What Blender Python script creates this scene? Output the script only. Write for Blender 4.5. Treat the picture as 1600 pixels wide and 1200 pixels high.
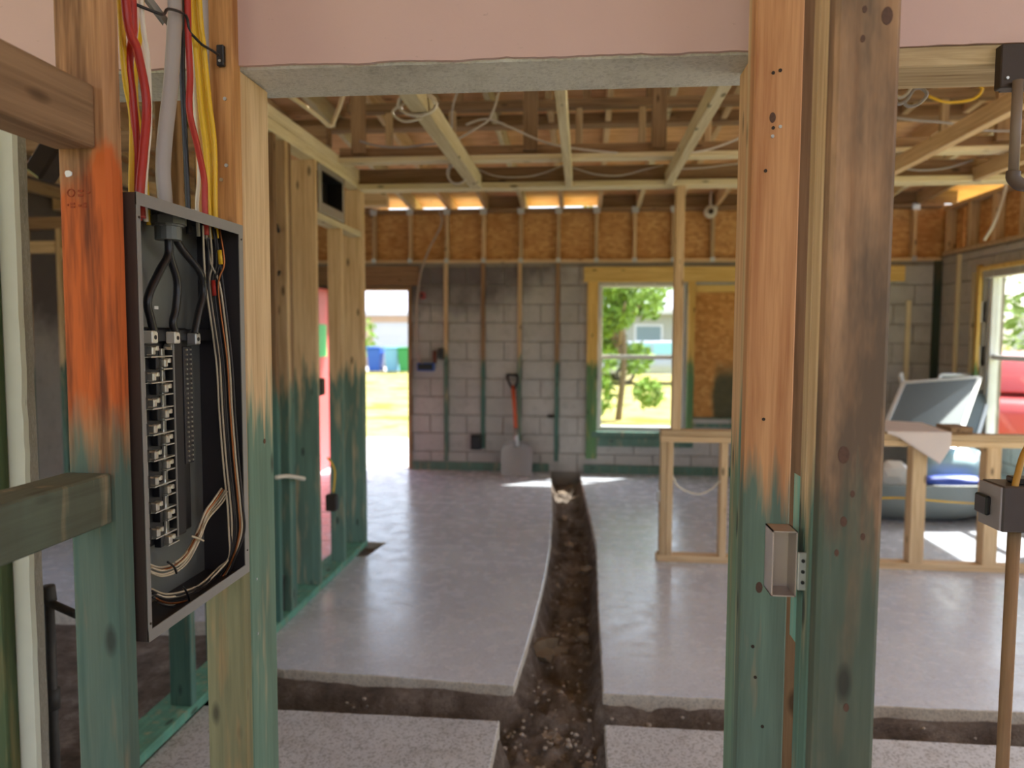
import bpy, bmesh, math, random
from mathutils import Vector, Matrix, noise as mnoise
random.seed(7)
sc = bpy.context.scene
for o in list(bpy.data.objects): bpy.data.objects.remove(o)
# ------------------------------------------------------------------ camera
CF = 1150.0; CH = 1.5
YAW, PIT, ROL = [math.radians(a) for a in (5.5, 3.84, 0.27)]
FW = Vector((-math.sin(YAW)*math.cos(PIT), math.cos(YAW)*math.cos(PIT), -math.sin(PIT)))
r0 = Vector((math.cos(YAW), math.sin(YAW), 0)); u0 = r0.cross(FW)
RT = math.cos(ROL)*r0 + math.sin(ROL)*u0; UP = -math.sin(ROL)*r0 + math.cos(ROL)*u0
cam = bpy.data.cameras.new('camera'); camo = bpy.data.objects.new('camera', cam)
sc.collection.objects.link(camo); sc.camera = camo
M = Matrix((RT, UP, -FW)).transposed().to_4x4(); M.translation = (0, 0, CH); camo.matrix_world = M
cam.sensor_width = 36; cam.lens = 36*CF/1600; cam.clip_end = 400; cam.clip_start = .02
cam.dof.use_dof = True; cam.dof.focus_distance = 1.42; cam.dof.aperture_fstop = 3.0
# ------------------------------------------------------------------ sky, sun, exposure
SUN_EL, SUN_AZ = 52, 38      # sun high on the right, a little ahead
w = bpy.data.worlds.new('world'); sc.world = w; w.use_nodes = True
nt = w.node_tree; bg = nt.nodes['Background']
sky = nt.nodes.new('ShaderNodeTexSky'); sky.sky_type = 'NISHITA'; sky.sun_disc = False
sky.sun_elevation = math.radians(SUN_EL); sky.sun_rotation = math.radians(90-SUN_AZ); sky.dust_density = 2.5
hs = nt.nodes.new('ShaderNodeHueSaturation'); hs.inputs['Saturation'].default_value = .62
nt.links.new(sky.outputs[0], hs.inputs['Color']); nt.links.new(hs.outputs[0], bg.inputs[0]); bg.inputs[1].default_value = .22
sl = bpy.data.lights.new('sun_offscreen', 'SUN'); sl.energy = 5.0; sl.angle = math.radians(.8); sl.color = (1, .95, .86)
so = bpy.data.objects.new('sun_offscreen', sl); sc.collection.objects.link(so)
sd = Vector((math.cos(math.radians(SUN_AZ))*math.cos(math.radians(SUN_EL)), math.sin(math.radians(SUN_AZ))*math.cos(math.radians(SUN_EL)), math.sin(math.radians(SUN_EL))))
so.rotation_euler = sd.to_track_quat('Z', 'Y').to_euler(); so.location = (8, 6, 10)
vs = sc.view_settings; vs.view_transform = 'Standard'; vs.look = 'None'; vs.exposure = 1.58; vs.gamma = 1; vs.use_curve_mapping = False
# ------------------------------------------------------------------ helpers
def at(px, py, ax, val):
    d = FW + RT*(px-800)/CF + UP*(600-py)/CF
    o = Vector((0, 0, CH)); return o + d*((val-o[ax])/d[ax])
COL = sc.collection
def link(o, parent=None):
    COL.objects.link(o)
    if parent: o.parent = parent
    return o
def wloc(o):
    v = Vector((0, 0, 0))
    while o: v += o.location; o = o.parent
    return v
def tag(o, label=None, cat=None, group=None, kind=None):
    if label: o['label'] = label
    if cat: o['category'] = cat
    if group: o['group'] = group
    if kind: o['kind'] = kind
    return o
def emp(name, loc, label=None, cat=None, group=None, kind=None):
    o = bpy.data.objects.new(name, None); o.empty_display_size = .05; o.location = loc; link(o)
    return tag(o, label, cat, group, kind)
def obj(name, bm, mat, parent=None, smooth=False):
    me = bpy.data.meshes.new(name)
    bm.verts.ensure_lookup_table()
    xs = [v.co for v in bm.verts]
    lo = Vector((min(v.x for v in xs), min(v.y for v in xs), min(v.z for v in xs)))
    hi = Vector((max(v.x for v in xs), max(v.y for v in xs), max(v.z for v in xs)))
    c = Vector(((lo.x+hi.x)/2, (lo.y+hi.y)/2, lo.z))
    bmesh.ops.translate(bm, verts=bm.verts, vec=-c)
    bm.to_mesh(me); bm.free()
    if smooth:
        for p in me.polygons: p.use_smooth = True
    me.materials.append(mat)
    o = bpy.data.objects.new(name, me); link(o, parent)
    o.location = c - (wloc(parent) if parent else Vector((0, 0, 0)))
    return o
def abox(bm, x0, x1, y0, y1, z0, z1, bev=0):
    r = bmesh.ops.create_cube(bm, size=1)
    vv = r['verts']
    for v in vv:
        v.co = Vector((x0+(v.co.x+.5)*(x1-x0), y0+(v.co.y+.5)*(y1-y0), z0+(v.co.z+.5)*(z1-z0)))
    if bev:
        es = list({e for v in vv for e in v.link_edges})
        bmesh.ops.bevel(bm, geom=es, offset=bev, segments=1, affect='EDGES', profile=.5)
def box(name, x0, x1, y0, y1, z0, z1, mat, parent=None, bev=.003):
    bm = bmesh.new(); abox(bm, x0, x1, y0, y1, z0, z1, bev); return obj(name, bm, mat, parent)
def abar(bm, a, b, wd, th, side=Vector((1, 0, 0)), bev=0):
    """board from a to b: wd along side, th across"""
    a = Vector(a); b = Vector(b); d = (b-a); L = d.length; d.normalize()
    s = (side - d*side.dot(d)).normalized(); t = d.cross(s)
    st = len(bm.verts)
    r = bmesh.ops.create_cube(bm, size=1); vv = r['verts']
    for v in vv:
        c = v.co.copy(); v.co = a + d*((c.x+.5)*L) + s*(c.y*wd) + t*(c.z*th)
    if bev:
        bmesh.ops.bevel(bm, geom=list({e for v in vv for e in v.link_edges}), offset=bev, segments=1, affect='EDGES', profile=.5)
def bar(name, a, b, wd, th, mat, parent=None, side=Vector((1, 0, 0)), bev=.002):
    bm = bmesh.new(); abar(bm, a, b, wd, th, side, bev); return obj(name, bm, mat, parent)
def spline(pts, k=6, closed=False):
    P = [Vector(p) for p in pts]; out = []
    n = len(P)
    if n < 3 or k < 2: return P
    for i in range(n-1):
        p0 = P[max(i-1, 0)]; p1 = P[i]; p2 = P[i+1]; p3 = P[min(i+2, n-1)]
        for j in range(k):
            t = j/k
            out.append(.5*((2*p1)+(-p0+p2)*t+(2*p0-5*p1+4*p2-p3)*t*t+(-p0+3*p1-3*p2+p3)*t**3))
    out.append(P[-1]); return out
def atube(bm, pts, r, n=8, k=6, flat=1.0, ref=Vector((0, 1, 0))):
    """swept tube; flat>1 widens it along ref"""
    P = spline(pts, k); rings = []
    rr = r if hasattr(r, '__len__') else None
    for i, p in enumerate(P):
        d = (P[min(i+1, len(P)-1)]-P[max(i-1, 0)]).normalized()
        s = ref-d*ref.dot(d)
        if s.length < .1: s = Vector((1, 0, 0))-d*d.x
        if s.length < .1: s = Vector((0, 0, 1))-d*d.z
        s.normalize(); t = d.cross(s)
        q = r if rr is None else rr[0]+(rr[1]-rr[0])*i/(len(P)-1)
        rings.append([bm.verts.new(p+s*(q*flat*math.cos(a))+t*(q*math.sin(a))) for a in [2*math.pi*j/n for j in range(n)]])
    for A, B in zip(rings, rings[1:]):
        for j in range(n):
            bm.faces.new((A[j], A[(j+1) % n], B[(j+1) % n], B[j]))
    bm.faces.new(list(reversed(rings[0]))); bm.faces.new(rings[-1])
def tube(name, pts, r, mat, parent=None, n=8, k=6, flat=1.0, ref=Vector((0, 1, 0))):
    bm = bmesh.new(); atube(bm, pts, r, n, k, flat, ref); bmesh.ops.recalc_face_normals(bm, faces=bm.faces)
    return obj(name, bm, mat, parent, True)
def acyl(bm, a, b, r, n=12): atube(bm, [a, b], r, n, 1)
def prism(bm, poly, z0, z1, jit=0):
    """extrude an xy polygon; top face z1"""
    a = [bm.verts.new((p[0], p[1], z0)) for p in poly]; b = [bm.verts.new((p[0], p[1], z1)) for p in poly]
    bm.faces.new(list(reversed(a))); bm.faces.new(b); n = len(poly)
    for i in range(n): bm.faces.new((a[i], a[(i+1) % n], b[(i+1) % n], b[i]))
    bmesh.ops.recalc_face_normals(bm, faces=bm.faces)
# ------------------------------------------------------------------ materials
def s2l(c): return tuple(((v/255)/12.92 if v/255 <= .04045 else ((v/255+.055)/1.055)**2.4) for v in c)+(1,)
class NT:
    def __init__(s, name):
        s.m = bpy.data.materials.new(name); s.m.use_nodes = True; s.t = s.m.node_tree; s.b = s.t.nodes['Principled BSDF']
    def n(s, typ, **kw):
        x = s.t.nodes.new('ShaderNode'+typ)
        for k, v in kw.items():
            if k in x.inputs: x.inputs[k].default_value = v
            else: setattr(x, k, v)
        return x
    def l(s, a, b): s.t.links.new(a, b)
    def noise(s, vec, scale, detail=3, rough=.55, dist=0):
        x = s.n('TexNoise', Scale=scale, Detail=detail, Roughness=rough, Distortion=dist); s.l(vec, x.inputs['Vector']); return x.outputs['Fac']
    def ramp(s, fac, stops):
        x = s.n('ValToRGB'); e = x.color_ramp.elements
        while len(e) < len(stops): e.new(.5)
        for q, (p, c) in zip(e, stops): q.position = p; q.color = c
        s.l(fac, x.inputs[0]); return x.outputs[0]
    def mix(s, fac, a, b, mode='MIX'):
        x = s.n('Mix', data_type='RGBA', blend_type=mode)
        for i, v in ((0, fac), (6, a), (7, b)):
            if hasattr(v, 'is_linked'): s.l(v, x.inputs[i])
            else: x.inputs[i].default_value = v
        return x.outputs[2]
    def math(s, op, a, b=0, c=0, clamp=False):
        x = s.n('Math', operation=op); x.use_clamp = clamp
        for i, v in enumerate((a, b, c)):
            if hasattr(v, 'is_linked'): s.l(v, x.inputs[i])
            else: x.inputs[i].default_value = v
        return x.outputs[0]
    def pos(s, scale=(1, 1, 1), rnd=True):
        g = s.n('NewGeometry'); v = g.outputs['Position']
        if rnd:
            oi = s.n('ObjectInfo'); a = s.n('VectorMath', operation='MULTIPLY_ADD')
            s.l(oi.outputs['Random'], a.inputs[0]); a.inputs[1].default_value = (31, 17, 23); s.l(v, a.inputs[2]); v = a.outputs[0]
        mp = s.n('Mapping'); mp.inputs['Scale'].default_value = scale; s.l(v, mp.inputs[0]); return mp.outputs[0]
    def z(s):
        g = s.n('NewGeometry'); x = s.n('SeparateXYZ'); s.l(g.outputs['Position'], x.inputs[0]); return x.outputs[2]
    def bump(s, h, strength=.3, dist=.01):
        x = s.n('Bump', Strength=strength, Distance=dist); s.l(h, x.inputs['Height']); s.l(x.outputs[0], s.b.inputs['Normal'])
    def out(s, col=None, rough=None, metal=None, spec=None):
        for k, v in (('Base Color', col), ('Roughness', rough), ('Metallic', metal), ('Specular IOR Level', spec)):
            if v is None: continue
            if hasattr(v, 'is_linked'): s.l(v, s.b.inputs[k])
            else: s.b.inputs[k].default_value = v
        return s.m
G = lambda v: (v, v, v, 1)
TEAL = s2l((82, 134, 124))
def wood(name, axis, light, dark, teal=None, tealc=TEAL, weather=0, extra=None):
    n = NT(name); k = [26, 26, 26]; k['xyz'.index(axis)] = 1.3
    v = n.pos(tuple(k)); g1 = n.noise(v, 1.6, 4, .6, .6)
    k2 = [150, 150, 150]; k2['xyz'.index(axis)] = 5
    g2 = n.noise(n.pos(tuple(k2)), 1.0, 2, .6)
    g = n.math('ADD', n.math('MULTIPLY', g1, .7), n.math('MULTIPLY', g2, .3))
    c = n.ramp(g, [(.30, dark), (.62, light)])
    # knots
    k3 = [11, 11, 11]; k3['xyz'.index(axis)] = 4.2
    vo = n.n('TexVoronoi', Scale=1.0); n.l(n.pos(tuple(k3)), vo.inputs['Vector'])
    kn = n.ramp(vo.outputs['Distance'], [(.07, G(1)), (.15, G(0))])
    c = n.mix(n.math('MULTIPLY', kn, .75), c, tuple(q*.22 for q in dark[:3])+(1,))
    oi = n.n('ObjectInfo'); hv = n.n('HueSaturation')
    n.l(n.math('MULTIPLY_ADD', oi.outputs['Random'], .3, .85), hv.inputs['Value']); n.l(c, hv.inputs['Color']); c = hv.outputs[0]
    if weather:
        wn = n.noise(n.pos((9, 9, 2.2)), 1.0, 5, .65)
        c = n.mix(n.ramp(wn, [(.36, G(.1)), (.58, G(weather))]), c, s2l((98, 84, 72)))
    if extra: c = extra(n, c)
    if teal:
        st = n.noise(n.pos((34, 34, 3)), 1.0, 3, .6)
        z = n.math('ADD', n.z(), n.math('MULTIPLY', n.math('SUBTRACT', st, .5), -.45))
        mk = n.math('SUBTRACT', 1, n.math('DIVIDE', n.math('SUBTRACT', z, teal-.05), .1, clamp=True), clamp=True)
        pat = n.noise(n.pos((12, 12, 1.6)), 1.0, 4, .6)
        tc = n.mix(n.ramp(pat, [(.3, G(0)), (.7, G(1))]), tealc, tuple(q*.62 for q in tealc[:3])+(1,))
        tc = n.mix(n.math('MULTIPLY', n.ramp(g, [(.3, G(1)), (.6, G(0))]), .45), tc, tuple(q*.45 for q in tealc[:3])+(1,))
        tc = n.mix(n.ramp(n.noise(n.pos((20, 20, 2.5)), 1.3, 3), [(.55, G(0)), (.8, G(.6))]), tc, c)
        tc = n.mix(n.math('MULTIPLY', kn, .7), tc, G(.02))
        c = n.mix(n.math('MULTIPLY', mk, .9), c, tc)
    n.bump(g, .25, .004)
    return n.out(c, .72, spec=.25)
PINE_L, PINE_D = s2l((218, 190, 150)), s2l((180, 144, 104))
PALE_L, PALE_D = s2l((226, 212, 176)), s2l((196, 176, 134))
ORG_L, ORG_D = s2l((198, 150, 108)), s2l((160, 106, 70))
BRN_L, BRN_D = s2l((164, 132, 100)), s2l((120, 92, 66))
W = {}
for ax in 'xyz':
    W['pine'+ax] = wood('pine_'+ax, ax, PINE_L, PINE_D)
    W['pale'+ax] = wood('pale_pine_'+ax, ax, PALE_L, PALE_D)
    W['brown'+ax] = wood('aged_pine_'+ax, ax, BRN_L, BRN_D)
W['tealz'] = wood('sprayed_stud', 'z', PINE_L, PINE_D, teal=1.25)
W['tealb'] = wood('sprayed_aged_stud', 'z', BRN_L, BRN_D, teal=1.2)
W['tealx'] = wood('sprayed_plate_x', 'x', PINE_L, PINE_D, teal=1.25)
W['tealy'] = wood('sprayed_plate_y', 'y', PINE_L, PINE_D, teal=1.35)
W['teallow'] = wood('sprayed_green_stud', 'z', PINE_L, PINE_D, teal=1.33, tealc=s2l((98, 144, 130)))
W['post1'] = wood('orange_post', 'z', ORG_L, ORG_D, teal=1.24, tealc=s2l((92, 130, 120)))
W['post2'] = wood('weathered_post', 'z', s2l((178, 142, 110)), s2l((140, 104, 76)), teal=1.22, tealc=s2l((92, 112, 100)), weather=.95)
def orange_paint(n, c):
    nn = n.noise(n.pos((14, 14, 5), False), 1.0, 4, .6)
    z = n.math('ADD', n.z(), n.math('MULTIPLY', n.math('SUBTRACT', nn, .5), .28))
    up = n.math('DIVIDE', n.math('SUBTRACT', 1.77, z), .05, clamp=True); dn = n.math('DIVIDE', n.math('SUBTRACT', z, 1.33), .07, clamp=True)
    mk = n.math('MULTIPLY', up, dn)
    stain = n.ramp(n.noise(n.pos((30, 30, 2.2), False), 1.0, 4, .65), [(.44, G(0)), (.62, G(.9))])
    c = n.mix(n.math('MULTIPLY', stain, .7), c, s2l((70, 44, 30)))
    return n.mix(n.math('MULTIPLY', mk, .88), c, n.mix(stain, s2l((204, 98, 40)), s2l((96, 48, 30))))
W['orangepost'] = wood('orange_sprayed_post', 'z', s2l((196, 150, 108)), s2l((140, 98, 66)), teal=1.30, tealc=s2l((92, 128, 118)), extra=orange_paint)
def plain(name, rgb, rough=.5, metal=0, var=.12, scale=30, spec=.5):
    n = NT(name); c = s2l(rgb); f = n.noise(n.pos((1, 1, 1)), scale, 3)
    col = n.mix(f, tuple(q*(1-var) for q in c[:3])+(1,), tuple(min(1, q*(1+var)) for q in c[:3])+(1,))
    return n.out(col, rough, metal, spec)
def concrete(name, a, b, blot, rough=(.3, .6), speck=0, bump=.15, soot=False):
    n = NT(name); v = n.pos((1, 1, 1), False)
    big = n.noise(v, 1.7, 5, .6, .4); mid = n.noise(v, 9, 4, .6); fine = n.noise(v, 140, 2, .6)
    c = n.mix(n.ramp(big, [(.35, G(0)), (.7, G(1))]), a, b)
    c = n.mix(n.ramp(mid, [(.52, G(0)), (.72, G(.55))]), c, blot)
    if speck:
        vo = n.n('TexVoronoi', Scale=130.0); n.l(v, vo.inputs['Vector'])
        sp = n.ramp(vo.outputs['Color'], [(.25, G(speck)), (.42, G(0))])
        c = n.mix(sp, c, s2l((92, 88, 86)))
        sp2 = n.ramp(vo.outputs['Color'], [(.72, G(0)), (.9, G(speck*.6))])
        c = n.mix(sp2, c, s2l((226, 222, 218)))
    c = n.mix(.12, c, n.ramp(fine, [(.3, G(.1)), (.7, G(.9))]), 'OVERLAY')
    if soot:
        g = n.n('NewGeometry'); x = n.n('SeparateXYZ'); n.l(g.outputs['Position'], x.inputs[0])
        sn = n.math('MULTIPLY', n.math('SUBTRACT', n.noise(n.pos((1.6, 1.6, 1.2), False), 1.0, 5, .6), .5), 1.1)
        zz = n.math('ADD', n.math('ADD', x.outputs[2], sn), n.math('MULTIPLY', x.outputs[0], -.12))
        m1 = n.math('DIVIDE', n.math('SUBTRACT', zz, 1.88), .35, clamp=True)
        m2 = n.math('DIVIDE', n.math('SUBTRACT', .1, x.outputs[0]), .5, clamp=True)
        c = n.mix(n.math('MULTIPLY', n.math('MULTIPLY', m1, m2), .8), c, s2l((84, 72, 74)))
    rg = n.ramp(mid, [(.3, G(rough[0])), (.75, G(rough[1]))])
    n.bump(n.math('ADD', fine, n.math('MULTIPLY', mid, .6)), bump, .006)
    return n.out(c, rg, spec=.5)
SLAB = concrete('slab_concrete', s2l((204, 211, 226)), s2l((218, 223, 233)), s2l((196, 196, 202)), (.14, .38), .15, .05)
SLABN = concrete('slab_rough_concrete', s2l((194, 196, 202)), s2l((210, 212, 216)), s2l((168, 164, 162)), (.5, .8), .42, .3)
SLABSIDE = concrete('cut_slab_edge', s2l((216, 208, 194)), s2l((200, 188, 172)), s2l((166, 150, 132)), (.85, .95), .3, .5)
LINT = concrete('lintel_concrete', s2l((222, 220, 212)), s2l((206, 202, 192)), s2l((176, 172, 160)), (.8, .95), .15, .5)
JAMB = concrete('jamb_concrete', s2l((148, 142, 130)), s2l((130, 124, 112)), s2l((100, 96, 86)), (.85, .95), .3, .5)
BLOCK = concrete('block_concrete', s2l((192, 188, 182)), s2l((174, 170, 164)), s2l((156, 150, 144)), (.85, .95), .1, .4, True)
MORT = concrete('mortar', s2l((150, 142, 132)), s2l((136, 128, 118)), s2l((112, 104, 96)), (.9, .95), 0, .4)
def pink():
    n = NT('pink_plaster'); v = n.pos((1, 1, 1), False)
    c = n.mix(n.noise(v, 3, 4), s2l((216, 186, 180)), s2l((202, 170, 164)))
    ch = n.ramp(n.noise(n.pos((1, 1, 2.5), False), 26, 5, .7), [(.66, G(0)), (.70, G(1))])
    c = n.mix(n.math('MULTIPLY', ch, .5), c, s2l((178, 148, 138)))
    n.bump(n.noise(v, 60, 3), .12, .004); return n.out(c, .6, spec=.3)
PINK = pink()
PALEPLASTER = plain('pale_plaster', (214, 216, 200), .8, 0, .08, 14)
def dirt():
    n = NT('dirt'); v = n.pos((1, 1, 1), False)
    c = n.ramp(n.noise(v, 7, 6, .65), [(.3, s2l((116, 103, 94))), (.5, s2l((158, 143, 132))), (.68, s2l((200, 186, 174)))])
    c = n.mix(n.ramp(n.noise(v, 60, 3, .6), [(.5, G(0)), (.7, G(.5))]), c, s2l((116, 102, 92)))
    n.bump(n.math('ADD', n.noise(v, 40, 5, .7), n.noise(v, 160, 3, .7)), .9, .03); return n.out(c, .95, spec=.1)
DIRT = dirt()
def osb():
    n = NT('osb'); vo = n.n('TexVoronoi', Scale=1.0, Randomness=1.0); n.l(n.pos((18, 18, 34), False), vo.inputs['Vector'])
    c = n.ramp(vo.outputs['Color'], [(.15, s2l((190, 138, 84))), (.5, s2l((208, 156, 98))), (.85, s2l((220, 172, 114)))])
    c = n.mix(n.ramp(n.noise(n.pos((1, 1, 1), False), 4, 3), [(.5, G(0)), (.75, G(.5))]), c, s2l((166, 104, 52)))
    return n.out(c, .75, spec=.2)
OSB = osb()
def osb2():
    n = NT('stained_osb'); vo = n.n('TexVoronoi', Scale=1.0, Randomness=1.0); n.l(n.pos((18, 18, 26), False), vo.inputs['Vector'])
    c = n.ramp(vo.outputs['Color'], [(.15, s2l((190, 134, 74))), (.5, s2l((208, 150, 86))), (.85, s2l((220, 168, 104)))])
    g = n.n('NewGeometry'); x = n.n('SeparateXYZ'); n.l(g.outputs['Position'], x.inputs[0])
    e = n.math('ADD', x.outputs[0], n.math('MULTIPLY', n.math('SUBTRACT', n.noise(n.pos((5, 5, 2), False), 1, 4), .5), .35))
    lo = n.math('DIVIDE', n.math('SUBTRACT', 1.25, n.z()), .2, clamp=True)
    c = n.mix(n.math('MULTIPLY', n.math('MULTIPLY', lo, n.math('DIVIDE', n.math('SUBTRACT', e, 1.38), .1, clamp=True)), .85), c, s2l((44, 74, 62)))
    return n.out(c, .75, spec=.2)
OSBS = osb2()
def ply():
    n = NT('roof_plywood'); g = n.noise(n.pos((3, 26, 26)), 1, 4, .6, .8)
    c = n.ramp(g, [(.3, s2l((196, 142, 94))), (.6, s2l((232, 186, 134)))])
    vo = n.n('TexVoronoi', Scale=1.0); n.l(n.pos((3, 7, 7)), vo.inputs['Vector'])
    c = n.mix(n.ramp(vo.outputs['Distance'], [(.06, G(.8)), (.12, G(0))]), c, s2l((120, 70, 36))); return n.out(c, .75, spec=.2)
PLY = ply()
GALV = plain('galvanised_steel', (196, 198, 198), .4, .8, .15, 60)
GREYP = plain('grey_panel_paint', (142, 140, 136), .45, 0, .06, 40)
DARKP = plain('dark_panel_paint', (44, 41, 45), .5, 0, .12, 20)
BACKP = plain('panel_back_steel', (118, 120, 117), .4, .3, .1, 20)
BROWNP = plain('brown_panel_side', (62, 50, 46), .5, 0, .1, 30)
BLACK = plain('black_plastic', (26, 26, 30), .4, 0, .2, 30)
SILV = plain('tin_plated_copper', (226, 224, 214), .28, .85, .1, 60)
ALU = plain('aluminium_lug', (232, 228, 214), .4, .35, .05, 60)
RED = plain('red_jacket', (176, 44, 34), .4, 0, .12, 20)
YEL = plain('yellow_jacket', (226, 182, 34), .4, 0, .1, 20)
GREYJ = plain('grey_jacket', (168, 162, 160), .45, 0, .08, 14)
WHT = plain('white_jacket', (224, 216, 200), .45, 0, .06, 20)
BLKJ = plain('black_jacket', (28, 27, 30), .35, 0, .2, 20)
COPR = plain('bare_copper', (178, 110, 66), .4, .8, .15, 40)
WIREW = plain('dusty_white_wire', (206, 192, 166), .5, 0, .1, 60)
WIREK = plain('black_wire', (46, 42, 42), .45, 0, .2, 60)
PVC = plain('cream_pipe', (226, 206, 168), .4, 0, .06, 20)
DPIPE = plain('old_black_pipe', (62, 60, 58), .6, .3, .3, 40)
BRNM = plain('brown_steel', (58, 46, 38), .5, .3, .15, 20)
WHITEM = plain('white_frame', (226, 228, 228), .45, 0, .04, 10)
BLUEP = plain('blue_box_plastic', (40, 84, 170), .45, 0, .1, 20)
MESHM = plain('screen_mesh', (104, 114, 118), .6, .2, .06, 40)
TUB = plain('tub_plastic', (126, 134, 132), .3, 0, .15, 5)
FOAM = plain('white_foam', (238, 238, 236), .8, 0, .04, 10)
TARP = plain('blue_tarp', (70, 96, 196), .5, 0, .15, 8)
LBLUE = plain('pale_blue_sheet', (176, 214, 224), .4, 0, .1, 8)
DRYW = plain('drywall_paper', (216, 202, 196), .8, 0, .05, 8)
ROCKM = plain('rock', (150, 134, 118), .9, 0, .3, 14)
def glass():
    n = NT('window_glass'); t = n.t; tr = n.n('BsdfTransparent'); gl = n.n('BsdfGlossy'); gl.inputs['Roughness'].default_value = .02
    tr.inputs[0].default_value = (.95, .97, .97, 1); fr = n.n('LayerWeight'); mx = n.n('MixShader')
    n.l(n.math('MULTIPLY_ADD', n.math('POWER', fr.outputs['Facing'], 4), .5, .04), mx.inputs[0]); n.l(tr.outputs[0], mx.inputs[1]); n.l(gl.outputs[0], mx.inputs[2])
    n.l(mx.outputs[0], t.nodes['Material Output'].inputs[0]); return n.m
GLASS = glass()
# ================================================================== THE SETTING
YB = 8.0; XR = 3.65; XL = -4.6; YF0, YF1 = 1.583, 1.781; ZL = 2.072; YREAR = -3.6
def wallmesh(name, axis, d0, d1, u0, u1, z0, z1, holes, mat, kind='structure'):
    us = sorted({u0, u1}|{h[i] for h in holes for i in (0, 1) if u0 < h[i] < u1}); zs = sorted({z0, z1}|{h[i] for h in holes for i in (2, 3) if z0 < h[i] < z1})
    bm = bmesh.new()
    for a, b in zip(us, us[1:]):
        for c, d in zip(zs, zs[1:]):
            um, zm = (a+b)/2, (c+d)/2
            if any(h[0] < um < h[1] and h[2] < zm < h[3] for h in holes): continue
            if axis == 'x': abox(bm, a, b, d0, d1, c, d)
            else: abox(bm, d0, d1, a, b, c, d)
    bmesh.ops.remove_doubles(bm, verts=bm.verts, dist=1e-5)
    return tag(obj(name, bm, mat), kind=kind)
DOOR = (-2.80, -1.89, 0.0, 2.02); WIN = (.16, 1.10, .46, 2.06); BRD = (1.18, 2.10, .56, 2.06)
WR1 = (5.75, 7.20, .52, 2.10); WR2 = (2.1, 4.4, -.05, 2.2)  # WR2: unseen opening, added and enlarged to let more light into the room
ZT = 2.275
wb = wallmesh('wall_back', 'x', YB+.012, YB+.20, XL, XR, -.35, ZT, [(DOOR[0], DOOR[1], -.02, DOOR[3]), WIN, BRD], MORT)
wr = wallmesh('wall_right', 'y', XR+.012, XR+.20, YREAR, YB+.2, -.1, ZT+.05, [WR1, WR2, (-2.9, -1.9, .9, 2.1)], MORT)
wl = wallmesh('wall_left', 'y', XL-.20, XL, YREAR, YB+.2, -.1, 2.98, [(2.2, 4.0, .3, 2.2), (-2.8, 1.0, .2, 2.2)], BLOCK)  # openings out of view, added to let light in from the left
wrear = wallmesh('wall_rear', 'x', YREAR-.2, YREAR, XL-.2, XR+.2, -.1, 2.6, [(-3.8, .4, -.1, 2.25)], BLOCK)  # opening behind the camera, added and sized for the light it lets in
# individual blocks ------------------------------------------------
bmc = {}
def block(parent, axis, u0, u1, z0, z1, d0, d1, mat):
    key = (axis, round(u1-u0, 3), round(z1-z0, 3), mat.name)
    if key in bmc:
        o = bmc[key].copy(); link(o, parent)
    else:
        bm = bmesh.new()
        if axis == 'x': abox(bm, u0, u1, d0, d1, z0, z1, .005)
        else: abox(bm, d0, d1, u0, u1, z0, z1, .005)
        o = bmc[key] = obj('concrete_block', bm, mat, parent)
    dd = (d0+d1)/2 + random.uniform(-.003, .003)
    c = Vector(((u0+u1)/2, dd, z0)) if axis == 'x' else Vector((dd, (u0+u1)/2, z0))
    o.location = c - wloc(parent); return o
def courses(parent, axis, ua, ub, zt, d0, d1, holes, soot=None):
    H, L, j = .2032, .406, .009; r = 0
    while r*H < zt-.02:
        z0, z1 = r*H+j/2, min((r+1)*H, zt)-j/2; u = ua-(L/2 if r % 2 else 0); zm = (z0+z1)/2
        while u < ub-.02:
            iv = [(max(u, ua)+j/2, min(u+L, ub)-j/2)]
            for h in holes:
                if h[2] < zm < h[3]:
                    iv = [q for a, b in iv for q in ((a, min(b, h[0])), (max(a, h[1]), b)) if q[1]-q[0] > .04]
            for a, b in iv:
                if b-a > .04: block(parent, axis, a, b, z0, z1, d0, d1, BLOCK)
            u += L
        r += 1
courses(wb, 'x', -3.3, XR-.0, ZT-.02, YB-.0, YB+.05, [DOOR, WIN, BRD])
courses(wr, 'y', 5.0, YB-.002, ZT+.03, XR, XR+.05, [WR1])
# knee wall of OSB over the back wall --------------------------------
KZ0, KZ1 = ZT, 2.86
SX = [-1.9+.406*k for k in range(-6, 14)]
box('plate', XL, XR, YB-.005, YB+.085, KZ0, KZ0+.036, W['pinex'], wb)
box('plate', XL, XR, YB-.005, YB+.085, KZ1-.04, KZ1, W['brownx'], wb)
for i, x in enumerate(SX):
    if x > XR-.05: continue
    box('knee_stud', x-.019, x+.019, YB, YB+.084, KZ0+.036, KZ1-.04, W['pinez'], wb)
    for z0, z1, wd in ((KZ0+.0, KZ0+.05, .05), (KZ1-.065, KZ1+.004, .075)):
        bm = bmesh.new(); abox(bm, x-wd/2, x+wd/2, YB-.009, YB-.004, z0, z1, .001); obj('metal_tie', bm, GALV, wb)
for k in range(4):
    a = XL+k*2.44; b = min(a+2.44, XR+.12)
    if b > a: box('osb_sheet', a, b, YB+.086, YB+.098, KZ0-.05, KZ1+.0, OSB, wb, 0)
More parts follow.
